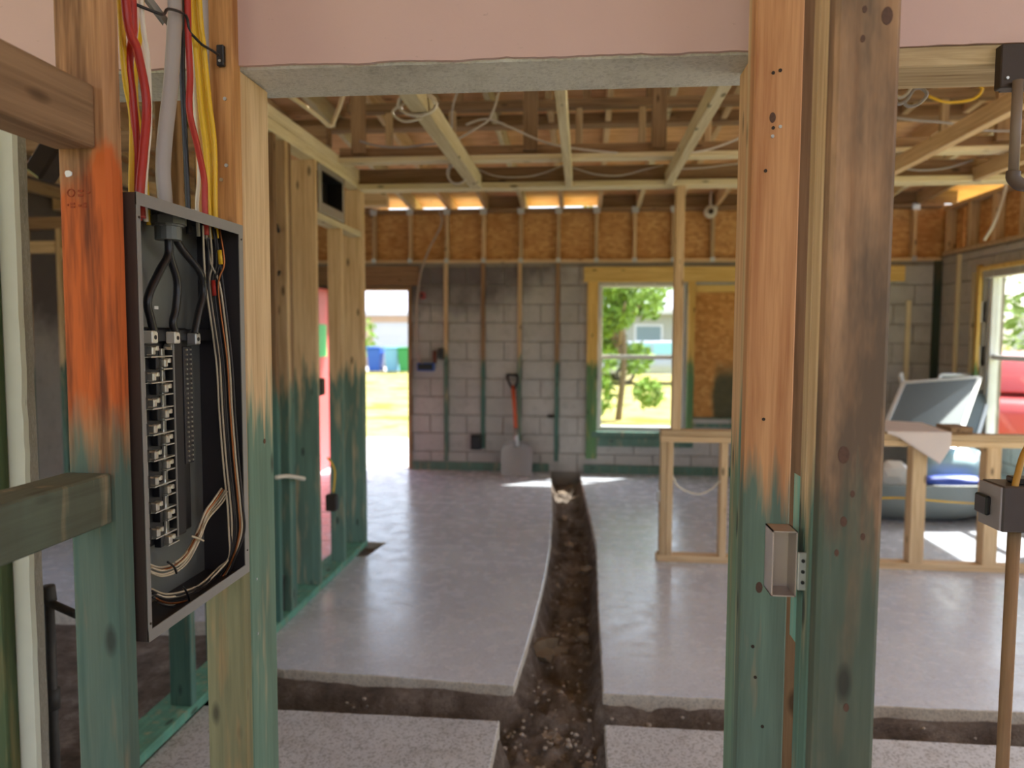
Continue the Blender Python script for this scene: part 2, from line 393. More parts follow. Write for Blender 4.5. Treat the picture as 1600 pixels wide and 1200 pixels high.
# furring strips, base board, header and jambs of the openings
for x, m, z0 in ((-1.5, 'tealz', .1), (-1.09, 'tealb', .25), (-.69, 'tealz', .1), (-.28, 'tealb', .12), (3.34, 'palez', .62)):
    box('furring_strip', x-.022, x+.022, YB-.024, YB+.004, z0, ZT if x < 3 else 1.87, W[m], wb)
box('furring_strip', XR-.075, XR-.004, YB-.03, YB+.004, .02, ZT, wood('stained_corner', 'z', s2l((96, 92, 74)), s2l((60, 60, 50)), teal=2.1, tealc=s2l((58, 74, 64))), wb)
for a, b in ((-1.88, -.36), (.02, XR-.08)):
    box('base_board', a, b, YB-.04, YB+.004, 0.0, .09, W['tealx'], wb)
YELW = wood('yellow_pine_x', 'x', s2l((238, 206, 130)), s2l((206, 164, 84)))
YELZ = wood('yellow_pine_z', 'z', s2l((232, 196, 116)), s2l((198, 154, 76)), teal=1.22, tealc=s2l((72, 142, 100)))
box('window_header', .0, 3.28, YB-.045, YB+.004, 2.065, 2.225, YELW, wb)
box('window_jamb', .04, .155, YB-.045, YB+.004, .16, 2.065, YELZ, wb)
box('window_jamb', 1.105, 1.175, YB-.045, YB+.004, .46, 2.065, YELZ, wb)
box('window_sill', .10, 1.18, YB-.06, YB+.06, .40, .46, W['tealx'], wb)
box('sill_board', .10, 1.18, YB-.04, YB+.0, .30, .395, W['tealx'], wb)
box('board_sill', 1.18, 2.1, YB-.03, YB+.1, .52, .56, W['tealx'], wb)
box('osb_sheet', 1.19, 2.09, YB+.08, YB+.095, .56, 2.06, OSBS, wb, 0)
box('board_cleat', 1.19, 2.09, YB+.03, YB+.078, 1.96, 2.055, YELW, wb)
box('board_cleat', 1.19, 2.09, YB+.03, YB+.078, .562, .62, W['tealx'], wb)
box('door_header', -2.95, -1.80, YB-.03, YB+.004, 2.03, 2.245, W['brownx'], wb)
box('door_jamb', -1.925, -1.885, YB-.02, YB+.2, 0, 2.02, W['brownz'], wb)
box('door_jamb', -2.84, -2.80, YB-.02, YB+.2, 0, 2.02, W['brownz'], wb)
box('door_head_jamb', -2.8, -1.925, YB-.02, YB+.2, 1.985, 2.02, W['brownx'], wb)
# right wall band
RZ0, RZ1 = 2.325, 2.82
box('plate', XR-.005, XR+.085, 4.4, YB, RZ0, RZ0+.04, W['pinex'], wr)
box('plate', XR-.005, XR+.085, 4.4, YB, RZ1-.04, RZ1, W['pinex'], wr)
for k in range(8):
    y = 7.93-.43*k; box('knee_stud', XR, XR+.084, y-.03, y+.03, RZ0+.04, RZ1-.04, W['pinez'], wr)
box('osb_sheet', XR+.086, XR+.098, 5.6, 7.75, RZ0, RZ1, OSB, wr, 0)
box('osb_sheet', XR+.086, XR+.098, 3.2, 5.595, RZ0, RZ1, OSB, wr, 0)
box('osb_sheet', XR+.086, XR+.098, 7.76, 8.1, RZ0, RZ1, OSB, wr, 0)
for y, z0, m in ((7.62, .8, 'palez'), (7.32, .05, 'palez')):
    box('furring_strip', XR-.026, XR+.004, y-.024, y+.024, z0, 2.30 if y > 7.5 else 2.1, W[m], wr)
box('window_jamb', XR-.03, XR+.004, 7.205, 7.26, .45, 2.16, YELZ, wr)
box('window_header', XR-.03, XR+.004, 5.6, 7.205, 2.10, 2.14, YELW, wr)
# windows --------------------------------------------------------------
def window(name, axis, u0, u1, z0, z1, d0, fr=.045, rail=.5):
    n = emp(name, ((u0+u1)/2, d0, z0) if axis == 'x' else (d0, (u0+u1)/2, z0), kind='structure')
    def B(nm, a, b, c, d, e, f, m):
        if axis == 'x': box(nm, a, b, d0+e, d0+f, c, d, m, n, .003)
        else: box(nm, d0+e, d0+f, a, b, c, d, m, n, .003)
    B('frame_side', u0, u0+fr, z0, z1, 0, .08, WHITEM); B('frame_side', u1-fr, u1, z0, z1, 0, .08, WHITEM)
    B('frame_head', u0+fr, u1-fr, z1-fr, z1, 0, .08, WHITEM); B('frame_sill', u0+fr, u1-fr, z0, z0+fr, 0, .08, WHITEM)
    zm = z0+(z1-z0)*rail
    B('meeting_rail', u0+fr, u1-fr, zm-.02, zm+.025, .015, .06, WHITEM)
    B('pane', u0+fr, u1-fr, zm+.025, z1-fr, .045, .049, GLASS); B('pane', u0+fr, u1-fr, z0+fr, zm-.02, .028, .032, GLASS)
    return n
window('window_1', 'x', WIN[0], WIN[1], WIN[2], WIN[3], YB+.06, .045, .50)
window('window_2', 'y', WR1[0], WR1[1], WR1[2], WR1[3], XR+.06, .06, .5)
# doorway wall: concrete lintel with pink plastered wall above -------------
box_l = box('wall_doorway', -2.9, .43, YF0, YF1, ZL+.002, 3.0, LINT, None, .004); tag(box_l, kind='structure')
def slabmesh(bm, x0, x1, z0, z1, y0, y1): abox(bm, x0, x1, y0, y1, z0, z1, .002)
# plaster skin: stands proud of the lintel, its lower edge ragged
bm = bmesh.new(); N = 240
def skin(bm, x0, x1, zlow, N, amp):
    lo = []; hi = []
    for i in range(N+1):
        x = x0+(x1-x0)*i/N
        z = zlow+amp*(mnoise.noise(Vector((x*9, 3.1, 0)))+.6*mnoise.noise(Vector((x*40, 7.7, 0))))
        lo.append(z)
    rows = [(YF0-.010, 0), (YF0-.010, 1), (YF0+.002, 1), (YF0+.002, 0)]
    ring = []
    for i in range(N+1):
        x = x0+(x1-x0)*i/N
        ring.append([bm.verts.new((x, y, lo[i] if t == 0 else 3.0)) for y, t in rows])
    for a, b in zip(ring, ring[1:]):
        for j in range(4): bm.faces.new((a[j], a[(j+1) % 4], b[(j+1) % 4], b[j]))
    bm.faces.new(ring[0][::-1]); bm.faces.new(ring[-1]); bmesh.ops.recalc_face_normals(bm, faces=bm.faces)
skin(bm, -2.9, .43, ZL+.006, N, .0035)
obj('plaster', bm, PINK, box_l)
rl = box('wall_doorway', .43, 3.3, YF0, YF1, ZL+.004, 3.0, LINT, None, .004); tag(rl, kind='structure')
bm = bmesh.new(); skin(bm, .43, 3.3, ZL+.004, 120, .003); obj('plaster', bm, PINK, rl)
# left end of the doorway wall: splayed broken jamb
bm = bmesh.new(); prism(bm, [(-2.9, YF0), (-1.285, YF0), (-1.417, YF1), (-2.9, YF1)], -.1, ZL+.002)
bmesh.ops.subdivide_edges(bm, edges=[e for e in bm.edges if abs(e.verts[0].co.z-e.verts[1].co.z) > 1], cuts=30)
for v in bm.verts:
    if v.co.x > -1.5: v.co.x += .005*mnoise.noise(Vector((v.co.y*5, v.co.z*7, 1)))
jw = tag(obj('wall_jamb', bm, JAMB), kind='structure')
bm = bmesh.new(); abox(bm, -1.9, -1.283, YF0-.012, YF0+.004, -.05, 2.03)
bmesh.ops.subdivide_edges(bm, edges=[e for e in bm.edges if abs(e.verts[0].co.z-e.verts[1].co.z) > 1], cuts=50)
for v in bm.verts:
    if v.co.x > -1.4: v.co.x += .003*mnoise.noise(Vector((0, v.co.z*16, 4)))
obj('plaster', bm, PALEPLASTER, jw)
# ------------------------------------------------------------------ floor: dirt bed, slabs, trenches
def interp(tab, y):
    if y <= tab[0][0]: return tab[0][1]
    for (a, b), (c, d) in zip(tab, tab[1:]):
        if y <= c: return b+(d-b)*(y-a)/(c-a)
    return tab[-1][1]
TL = [(1.5, -.30), (2.76, -.305), (3.04, -.279), (3.52, -.251), (3.95, -.233), (4.5, -.219), (5.2, -.218), (6.16, -.245), (7.71, -.323), (7.96, -.335)]
TR = [(1.5, .10), (2.77, .099), (3.02, .099), (3.56, .10), (4.0, .098), (4.53, .103), (5.24, .107), (6.2, .064), (6.96, .027), (7.75, -.013), (7.96, -.02)]
def sm(t): t = max(0, min(1, t)); return t*t*(3-2*t)
def dirtz(x, y):
    n1 = mnoise.noise(Vector((x*3.1, y*3.1, 2))); n2 = mnoise.noise(Vector((x*9, y*9, 5))); n3 = mnoise.noise(Vector((x*27, y*27, 8)))
    jit = .03*n1+.02*n2
    inl = sm((x-interp(TL, y)+.0+jit)/.05)*sm((interp(TR, y)-x+.0+jit)/.05)
    inc = sm((y-2.70+jit)/.04)*sm((3.03-y+jit*1.4)/.07)*(1 if x > -1.5 else 1)
    base = -.045+.012*n1+.012*n2
    n4 = mnoise.noise(Vector((x*60, y*60, 1)))
    fl = -.15+.045*n1+.05*n2+.036*n3+.014*n4
    if y < 2.9: fl -= .04
    # spoil heaped at the far end and by the crossing
    fl += .03*math.exp(-((y-3.2)/.18)**2)
    cr = -.21+.03*n1+.045*n2+.036*n3+.014*n4+.05*math.exp(-((x-.35)/.4)**2)
    z = base+(fl-base)*inl
    z2 = base+(cr-base)*inc
    if y > 3.03: return z
    return min(z, z2) if inl < .99 else min(z, z2)+.03*sm((inc-.2))
def grid(name, x0, x1, y0, y1, st, fz, mat, **k):
    nx = int(round((x1-x0)/st)); ny = int(round((y1-y0)/st)); V = []; Fc = []
    for j in range(ny+1):
        for i in range(nx+1):
            x = x0+(x1-x0)*i/nx; y = y0+(y1-y0)*j/ny; V.append((x, y, fz(x, y)))
    for j in range(ny):
        for i in range(nx):
            a = j*(nx+1)+i; Fc.append((a, a+1, a+nx+2, a+nx+1))
    me = bpy.data.meshes.new(name); me.from_pydata(V, [], Fc); me.materials.append(mat)
    for p in me.polygons: p.use_smooth = True
    o = bpy.data.objects.new(name, me); link(o); return tag(o, **k)
DFLOOR = grid('floor', -1.6, 1.9, 1.4, 8.0, .02, dirtz, DIRT, kind='structure')
def dirtl(x, y): return -.07+.03*mnoise.noise(Vector((x*2, y*2, 0)))+.012*mnoise.noise(Vector((x*11, y*11, 3)))
grid('floor', XL, -1.6, YREAR, 8.0, .07, dirtl, DIRT, kind='structure')
grid('floor', 1.9, XR, YREAR, 8.0, .15, lambda x, y: -.09 if not 2.72 < y < 3.03 else -.2, DIRT, kind='structure')
def ragged(p, q, n, amp, seed):
    out = []
    for i in range(n):
        t = i/n; a = Vector(p)*(1-t)+Vector(q)*t; d = (Vector(q)-Vector(p)).normalized()
        s = amp*mnoise.noise(Vector((t*n*.6, seed, 0)))+amp*.6*mnoise.noise(Vector((t*n*2.3, seed+5, 0)))
        out.append((a.x-d.y*s, a.y+d.x*s))
    return out
def slab(poly, z0, z1, mat):
    bm = bmesh.new(); prism(bm, poly, z0, z1)
    es = [e for e in bm.edges if e.verts[0].co.z > z1-1e-4 and e.verts[1].co.z > z1-1e-4]
    bmesh.ops.bevel(bm, geom=es, offset=.006, segments=2, affect='EDGES', profile=.5)
    o = tag(obj('floor', bm, mat), kind='structure'); o.data.materials.append(SLABSIDE)
    for p in o.data.polygons:
        if abs(p.normal.z) < .5: p.material_index = 1
    return o
tl = [(interp(TL, 3.045+k*.1), 3.045+k*.1) for k in range(50)]; tl = [p for p in tl if p[1] < 7.97]+[(-.34, 7.98)]
tl = [(x+.005*mnoise.noise(Vector((y*8, 1, 0))), y) for x, y in tl]
pA = ragged((-1.62, 3.11), (-.279, 3.045), 40, .008, 3)+tl+[(XL, 7.98), (XL, 5.12), (-1.62, 5.12), (-1.40, 5.10), (-1.44, 4.78), (-1.62, 4.74)]
slab(pA, -.095, 0, SLAB)
tr = [(interp(TR, 3.02+k*.1), 3.02+k*.1) for k in range(50)]; tr = [p for p in tr if p[1] < 7.97]+[(-.02, 7.98)]
tr = [(x+.005*mnoise.noise(Vector((y*8, 9, 0))), y) for x, y in tr]
pB = list(reversed(tr))+ragged((.099, 3.02), (XR, 3.06), 60, .007, 8)+[(XR, 3.06), (XR, 7.98)]
slab(pB, -.095, 0, SLAB)
pC = [(-1.51, 1.0)]+[(-.30, 1.0), (-.302, 2.0), (-.308, 2.755)]+ragged((-.308, 2.757), (-1.51, 2.748), 40, .005, 12)+[(-1.51, 2.748)]
slab(pC, -.10, 0, SLABN)
pD = [(.10, 1.0), (XR, 1.0), (XR, 2.79)]+ragged((XR, 2.79), (.099, 2.77), 80, .006, 15)+[(.099, 2.77)]
slab(pD, -.10, 0, SLABN)
slab([(XL, 3.75), (-1.63, 3.55), (-1.63, 5.115), (XL, 5.115)], -.10, 0, SLAB)
slab([(XL, YREAR), (XR, YREAR), (XR, .98), (XL, .98)], -.10, 0, SLABN)
# ------------------------------------------------------------------ roof
def dz(y): return 2.99+.07*(8.0-y)         # underside of the roof sheets
roof = emp('ceiling', (0, 4, 3.2), kind='structure')
for i in range(4):
    for j in range(4):
        x0 = -5.0+i*2.44; x1 = min(x0+2.44, 4.2); y1 = 8.5-j*1.22; y0 = y1-1.22
        if x1 <= x0: continue
        bm = bmesh.new(); v = [(x, y, dz(y)+t) for t in (0, .018) for x, y in ((x0, y0), (x1, y0), (x1, y1), (x0, y1))]
        vs_ = [bm.verts.new(p) for p in v]
        for f in ((3, 2, 1, 0), (4, 5, 6, 7), (0, 1, 5, 4), (1, 2, 6, 5), (2, 3, 7, 6), (3, 0, 4, 7)): bm.faces.new([vs_[q] for q in f])
        obj('roof_sheet', bm, PLY, roof)
bm = bmesh.new(); v = [(x, y, dz(y)+t) for t in (0, .018) for x, y in ((-5, -4), (4.2, -4), (4.2, 3.6), (-5, 3.6))]
vs_ = [bm.verts.new(p) for p in v]
for f in ((3, 2, 1, 0), (4, 5, 6, 7), (0, 1, 5, 4), (1, 2, 6, 5), (2, 3, 7, 6), (3, 0, 4, 7)): bm.faces.new([vs_[q] for q in f])
obj('roof_sheet', bm, PLY, roof)
for i, x in enumerate(SX):
    y0, y1 = 3.0, 8.46; zc = .07
    bar('rafter', (x+.03, y0, dz(y0)-zc), (x+.03, y1, dz(y1)-zc), .038, .136, W['piney' if i % 3 else 'paley'], roof)
OPEN = {0: 0, 5: 1, 6: 1, 7: 1, 9: 1, 10: 1}
for i, x in enumerate(SX):
    if i in OPEN and OPEN[i]: continue
    box('eave_blocking', x+.05, x+.415, YB+.03, YB+.068, KZ1, dz(8.0)-.002, W['brownx'], roof)
box('roof_beam', -3.2, 3.6, 5.44, 5.56, 3.015, 3.095, W['brownx'], roof)
# ------------------------------------------------------------------ outdoors
def ground_mat():
    n = NT('dry_lawn'); v = n.pos((1, 1, 1), False)
    c = n.ramp(n.noise(v, .8, 5, .6), [(.35, s2l((158, 146, 78))), (.5, s2l((180, 166, 108))), (.62, s2l((112, 128, 50)))])
    c = n.mix(n.ramp(n.noise(v, 14, 4), [(.4, G(0)), (.7, G(.4))]), c, s2l((140, 132, 70))); return n.out(c, .95, spec=.1)
bm = bmesh.new()
for q in ((-90, XL-.15, -60, 140), (XR+.15, 90, -60, 140), (XL-.15, XR+.15, YB+.15, 140), (XL-.15, XR+.15, -60, YREAR-.15)): abox(bm, q[0], q[1], q[2], q[3], -.6, -.16)
tag(obj('ground', bm, ground_mat()), kind='structure')
PAVE = concrete('paving', s2l((186, 182, 184)), s2l((174, 170, 172)), s2l((160, 154, 152)), (.7, .9), 0, .2)
tag(box('path', -4.2, -1.2, 8.2, 10.6, -.16, -.03, PAVE, None, .01), kind='structure')
tag(box('road', -90, 90, 31.8, 37, -.16, -.14, PAVE, None, 0), kind='structure')
# ================================================================== FRAMING
ST = .038; D4 = .089
# long stud wall on the left
XW = -1.51
sw = emp('stud_wall', (XW-.045, 3.6, 0), 'long wooden stud wall with teal sprayed feet beside the left slab', 'stud wall')
box('sole_plate', XW-.15, XW, 2.1, 5.03, 0.0, .04, wood('bright_teal_plate', 'y', PINE_L, PINE_D, teal=1, tealc=s2l((96, 176, 156))), sw)
box('top_plate', XW-D4, XW, 1.9, 5.03, 2.475, 2.535, W['paley'], sw); box('top_plate', XW-D4, XW, 1.9, 5.06, 2.537, 2.60, W['paley'], sw)
for y, m in ((2.66, 'tealb'), (3.05, 'tealb'), (3.512, 'tealb'), (3.66, 'tealz'), (3.70, 'tealb'), (4.072, 'tealz'), (4.945, 'tealz'), (4.985, 'tealz')):
    box('stud', XW-(D4 if y < 2.7 else .15 if y < 4.5 else .14), XW, y, y+ST, .04, 2.475, W[m], sw)
box('stud', XW-D4, XW, 4.516, 4.554, .04, 2.155, W['tealz'], sw)
box('sill_plate', XW-D4, XW, 4.111, 4.944, 2.155, 2.193, W['paley'], sw)
box('cripple_stud', XW-D4, XW, 4.56, 4.598, 2.193, 2.475, W['brownz'], sw)
# cables, box and stub inside that wall
WB = emp('vent_housing', (-1.52, 4.32, 2.195), 'black recessed vent housing with a galvanised rim between two studs', 'vent')
y0, y1, z0, z1 = 4.118, 4.548, 2.196, 2.468; xf = XW+.012
bm = bmesh.new()
for a in ((y0, y1, z0, z0+.055), (y0, y1, z1-.035, z1), (y0, y0+.04, z0+.055, z1-.035), (y1-.03, y1, z0+.055, z1-.035)): abox(bm, xf-.012, xf, a[0], a[1], a[2], a[3], .002)
obj('rim', bm, GALV, WB)
bm = bmesh.new()
abox(bm, XW-D4, XW-D4+.006, y0+.02, y1-.02, z0+.04, z1-.02)
for a in ((y0+.04, y0+.047, z0+.055, z1-.035), (y1-.037, y1-.03, z0+.055, z1-.035)): abox(bm, XW-D4, xf, a[0], a[1], a[2], a[3])
for a in ((z0+.055, z0+.062), (z1-.042, z1-.035)): abox(bm, XW-D4, xf, y0+.04, y1-.03, a[0], a[1])
obj('housing', bm, BLACK, WB)
box('tab', XW-.06, XW-.052, 4.24, 4.265, 2.30, 2.35, WHITEM, WB, .001)
tag(tube('cable', [at(447, 590, 0, -1.55), at(441, 380, 0, -1.55), at(432, 350, 0, -1.55)][1:]+[at(445, 400, 0, -1.55), at(434, 430, 0, -1.55)], .008, BLKJ), 'black cable loop sticking out between the pale studs', 'cable')
tag(tube('cable', [at(432, 746, 0, -1.50), at(450, 744, 0, -1.48), at(475, 748, 0, -1.46)], .011, WHT), 'short pale cable end poking sideways out of the teal studs', 'cable')
tag(tube('cable', [at(512, 715, 0, -1.55), at(523, 735, 0, -1.53), at(521, 770, 0, -1.52)], .006, YEL), 'thin yellow cable running down to the small grey box', 'cable')
o = emp('outlet_box', at(527, 800, 0, XW), 'small dark outlet box nailed low to a teal stud', 'outlet box')
p = at(527, 770, 0, XW); box('shell', XW-.05, XW+.012, p.y-.075, p.y-.02, p.z-.10, p.z, BRNM, o); box('face', XW+.012, XW+.016, p.y-.07, p.y-.025, p.z-.09, p.z-.01, BLACK, o)
o = emp('outlet_box', at(505, 605, 0, XW-.03), 'small black box fixed halfway up between two studs', 'outlet box')
p = at(497, 605, 0, XW-.02); box('shell', XW-.08, XW-.005, p.y+.0, p.y+.07, p.z-.05, p.z+.05, BLACK, o); box('face', XW-.005, XW+.0, p.y+.006, p.y+.064, p.z-.044, p.z+.044, BRNM, o)
p = at(443, 940, 0, -1.56)
tag(tube('pipe_stub', [(p.x, p.y, -.05), (p.x, p.y, p.z+.10), (p.x, p.y-.02, p.z+.14), (p.x, p.y-.05, p.z+.14)], .014, DPIPE), 'short bent pipe stub rising behind the teal sole plate', 'pipe')
# stud wall in the far left room
rw = emp('stud_wall', (-3.6, 5.3, 0), 'pine stud wall standing in the left room behind the concrete jamb', 'stud wall')
for x in (-4.28, -3.97, -3.80, -3.745, -3.3, -2.9): box('stud', x, x+ST, 5.25, 5.25+D4, .038, 2.28, W['tealz'], rw)
box('sole_plate', -4.5, -2.8, 5.25, 5.25+D4, 0, .038, W['tealx'], rw)
box('top_plate', -4.5, -2.8, 5.25, 5.25+D4, 2.28, 2.37, W['brownx'], rw)
box('blocking', -3.93, -3.805, 5.25, 5.25+D4, 2.05, 2.14, W['pinex'], rw); box('blocking', -4.24, -3.975, 5.25, 5.25+D4, 2.10, 2.19, W['pinex'], rw)
ow = emp('roof_truss', (-3.7, 4.6, 2.6), 'small open frame of beams under the roof of the left room', 'roof truss')
box('chord', -4.55, -1.62, 4.6, 4.69, 2.69, 2.81, W['brownx'], ow)
for x in (-3.55, -3.38, -3.1, -2.5): box('web', x, x+.05, 4.6, 4.66, 2.81, 3.2, W['piney' if 0 else 'pinez'], ow)
box('chord', -4.55, -1.62, 6.0, 6.09, 2.55, 2.66, W['pinex'], ow)
for x in (-4.35, -3.9, -3.45): box('chord', x, x+.05, 4.7, 6.0, 2.60, 2.69, W['piney'], ow)
# panel wall in the left foreground
pw = emp('stud_wall', (-.79, 1.2, 0), 'foreground stud wall with an orange sprayed post holding the breaker panel', 'stud wall')
XP = -.75
s1 = box('stud', XP-D4, XP, 1.118, 1.158, .038, 2.9, W['orangepost'], pw, .007); tag(s1, 'orange sprayed stud with dark streaks')
s2 = box('stud', XP-D4, XP, 1.545, 1.582, .038, 2.9, wood('king_stud', 'z', s2l((208, 158, 104)), s2l((150, 100, 58)), teal=1.05, tealc=s2l((142, 148, 114))), pw, .003)
box('sole_plate', XP-D4, XP, .3, 1.582, 0, .038, W['tealy'], pw)
box('blocking', XP-D4, XP-.02, .62, 1.117, 1.79, 1.888, W['browny'], pw)
box('blocking', XP-D4, XP-.012, .62, 1.117, 1.19, 1.272, wood('green_block', 'y', PINE_L, PINE_D, teal=1.9, tealc=s2l((70, 96, 86))), pw)
box('stud', XP-D4, XP, .58, .618, .038, 2.9, W['tealz'], pw)
def nail(parent, a, b, r=.0035, mat=None, name='nail_head', n=8):
    bm = bmesh.new(); acyl(bm, a, b, r, n); return obj(name, bm, mat or GALV, parent)
for z, x in ((1.83, XP-.03), (1.86, XP-.018), (2.00, XP-.018)): nail(pw, (x, 1.546, z), (x, 1.542, z), .004)
def stamp(parent):
    bm = bmesh.new(); y = 1.1172
    for k in range(10):
        a = 2*math.pi*k/10; b = 2*math.pi*(k+1)/10
        abar(bm, (XP-.065+.006*math.cos(a), y, 1.722+.006*math.sin(a)), (XP-.065+.006*math.cos(b), y, 1.722+.006*math.sin(b)), .0014, .0012, Vector((0, 0, 1)))
    for dx, dzz, wd in ((.016, .003, .008), (.016, -.004, .008), (.030, 0, .004), (-.006, -.019, .0015), (.002, -.017, .007), (.002, -.022, .007), (.014, -.02, .004), (.022, -.017, .006), (.022, -.022, .006)):
        abox(bm, XP-.065+dx-wd/2, XP-.065+dx+wd/2, y-.0004, y+.0008, 1.722+dzz-.0016, 1.722+dzz+.0016)
    obj('ink_stamp', bm, plain('faded_ink', (150, 66, 28), .8, 0, .2, 80), parent)
stamp(s1)
bm = bmesh.new()
for k in range(14):
    a = 2*math.pi*k/14; rr = .006+.0022*mnoise.noise(Vector((math.cos(a)*2, math.sin(a)*2, 9)))
    bm.verts.new((XP-.068+rr*math.cos(a), 1.1165, 1.752+rr*.9*math.sin(a)))
bm.faces.new(bm.verts); r_ = bmesh.ops.extrude_face_region(bm, geom=list(bm.faces)); bmesh.ops.translate(bm, verts=[v for v in r_['geom'] if isinstance(v, bmesh.types.BMVert)], vec=(0, .002, 0)); bmesh.ops.recalc_face_normals(bm, faces=bm.faces)
obj('plaster_dab', bm, FOAM, s1)
# far-left green stud fixed to the jamb
tag(box('wall_strip', -1.42, -1.322, YF0-.05, YF0-.012, 0, 2.02, wood('olive_strip', 'z', s2l((150, 130, 84)), s2l((110, 96, 60)), teal=1.9, tealc=s2l((78, 104, 72))), None), 'olive green wooden strip nailed flat to the pale plastered jamb', 'timber strip')
# doorway trimmers and right posts
t = tag(box('door_trimmer', XP-.038, XP, YF0, 1.722, 0, ZL, W['teallow'], None, .004), 'pale door trimmer with green foot under the lintel, next to the breaker panel', 'door trimmer')
for z in (.80, .93): nail(t, (XP-.002, YF0+.03, z), (XP+.0015, YF0+.03, z), .003)
bm = bmesh.new(); acyl(bm, (XP-.002, YF0+.085, 1.245), (XP+.001, YF0+.085, 1.245), .006, 10); obj('knot', bm, plain('knot_wood', (96, 60, 36), .7), t)
tag(box('door_trimmer', .336, .374, YF0, 1.70, 0, ZL, wood('rosy_trimmer', 'z', s2l((222, 184, 142)), s2l((188, 138, 100)), teal=1.26, tealc=s2l((112, 156, 132))), None, .004), 'pale rosy door trimmer with green foot behind the knotty orange post', 'door trimmer')
p1 = emp('timber_post', (.346, 1.42, 0), 'knotty orange post with nails, faded green towards its foot, beside the doorway', 'post')
box('front_ply', .303, .388, 1.40, 1.438, 0, 2.9, W['post1'], p1, .003); box('rear_ply', .306, .388, 1.4385, 1.476, 0, 2.9, W['teallow'], p1, .003)
for px, py in ((1208, 114), (1219, 110), (1219, 198), (1208, 200), (1207, 213), (1196, 267), (1193, 655), (1176, 1010), (1180, 1058), (1191, 1135)):
    q = at(px, py, 1, 1.40); bm = bmesh.new(); acyl(bm, (q.x, 1.403, q.z), (q.x, 1.3985, q.z), .0032, 8); obj('nail_head', bm, GALV if py in (198, 213) else BRNM, p1)
KN = plain('dark_knot', (88, 62, 50), .75, 0, .4, 220)
for px, py, r in ((1207, 186, .007), (1186, 920, .008)):
    q = at(px, py, 1, 1.40); bm = bmesh.new(); acyl(bm, (q.x, 1.403, q.z), (q.x, 1.3992, q.z), r, 12); obj('knot', bm, KN, p1).scale = (.8, 1, 1.35)
p2 = emp('timber_post', (.392, 1.15, 0), 'thick weathered grey-brown post with peeling green foot, bracket box at its side', 'post')
box('front_ply', .348, .436, 1.10, 1.138, 0, 2.9, W['post2'], p2, .006); box('middle_ply', .348, .435, 1.1385, 1.176, 0, 2.9, W['tealz'], p2, .004); box('rear_ply', .349, .436, 1.1765, 1.21, 0, 2.9, W['tealz'], p2, .004)
for px, py, r in ((1386, 28, .0095), (1351, 16, .004), (1348, 62, .004), (1318, 714, .010), (1332, 773, .004), (1318, 817, .006), (1348, 840, .004), (1307, 865, .004), (1322, 1107, .005)):
    q = at(px, py, 1, 1.10); bm = bmesh.new(); acyl(bm, (q.x, 1.103, q.z), (q.x, 1.0992, q.z), r, 12); obj('knot', bm, KN, p2).scale = (.8, 1, 1.3)
tag(box('timber_post', .402, .50, 1.50, 1.58, 0, 2.9, W['brownz'], None), 'shaded brown stud in the dark gap between the two right posts', 'post')
# teal splice block behind the weathered post + metal device box
q0, q1 = at(1245, 745, 1, 1.215), at(1260, 1005, 1, 1.215)
bm = bmesh.new(); prism(bm, [(.352, 1.212), (.400, 1.212), (.400, 1.250), (.352, 1.250)], q1.z, q0.z)
for v in bm.verts:
    if v.co.x > .38: v.co.z += -.03 if v.co.z > 1.2 else .02
tag(obj('splice_block', bm, wood('bright_teal_block', 'z', PINE_L, PINE_D, teal=1.8, tealc=s2l((132, 206, 192)))), 'bright teal wooden splice block wedged behind the weathered post', 'block')
eb = emp('device_box', (.315, 1.19, 1.095), 'open grey steel device box with a mounting ear on the weathered post', 'device box')
bx0, bx1, by0, by1, bz0, bz1 = .298, .336, 1.165, 1.212, 1.092, 1.196
bm = bmesh.new()
abox(bm, bx0, bx0+.002, by0, by1, bz0, bz1); abox(bm, bx0, bx1, by1-.002, by1, bz0, bz1); abox(bm, bx0, bx1, by0, by1, bz0, bz0+.002); abox(bm, bx0, bx1, by0, by1, bz1-.002, bz1); abox(bm, bx1-.002, bx1, by0, by1, bz0, bz1)
obj('shell', bm, plain('zinc_box', (186, 174, 166), .4, .5), eb)
box('mounting_ear', .336, .3485, 1.158, 1.164, 1.105, 1.165, GALV, eb, .001)
for z in (1.118, 1.135, 1.152): nail(eb, (.343, 1.159, z), (.343, 1.1565, z), .003, BLACK, 'ear_hole')
# timber plate under the lintel on the right
tag(box('lintel_plate', .41, 3.2, YF0-.006, YF0+.13, ZL-.036, ZL+.004, wood('grooved_plate', 'x', s2l((212, 190, 150)), s2l((150, 122, 86))), None, .003), 'brown grooved timber plate under the lintel, right of the posts', 'timber plate')
# half wall with tall stud
hw = emp('half_wall', (2.0, 4.91, 0), 'low pine partition frame standing on the right slab', 'half wall')
hy0, hy1 = 4.87, 4.87+D4
box('sole_plate', .50, XR-.01, hy0, hy1, 0, .045, W['pinex'], hw); box('top_plate', .515, XR-.01, hy0, hy1, .80, .84, W['pinex'], hw); box('top_plate', .515, XR-.01, hy0-.002, hy1, .842, .882, W['pinex'], hw)
for x, wd in ((.517, .04), (.559, .04), (.905, .045), (1.35, .04), (1.75, .04), (2.10, .088), (2.545, .088), (3.0, .088), (3.4, .088)):
    box('stud', x, x+wd, hy0, hy1, .045, .80, W['pinez'], hw)
box('tall_stud', .585, .642, hy0, hy1, .884, 2.46, W['pinez'], hw)
box('bracket', .50, .517, hy0+.01, hy0+.05, .40, .47, GALV, hw, .001)
tag(tube('cable', [(.60, 4.9, .57), (.64, 4.9, .50), (.75, 4.9, .455), (.84, 4.9, .48), (.91, 4.9, .55)], .006, WHT), 'sagging pale cable slung between the low partition studs', 'cable')
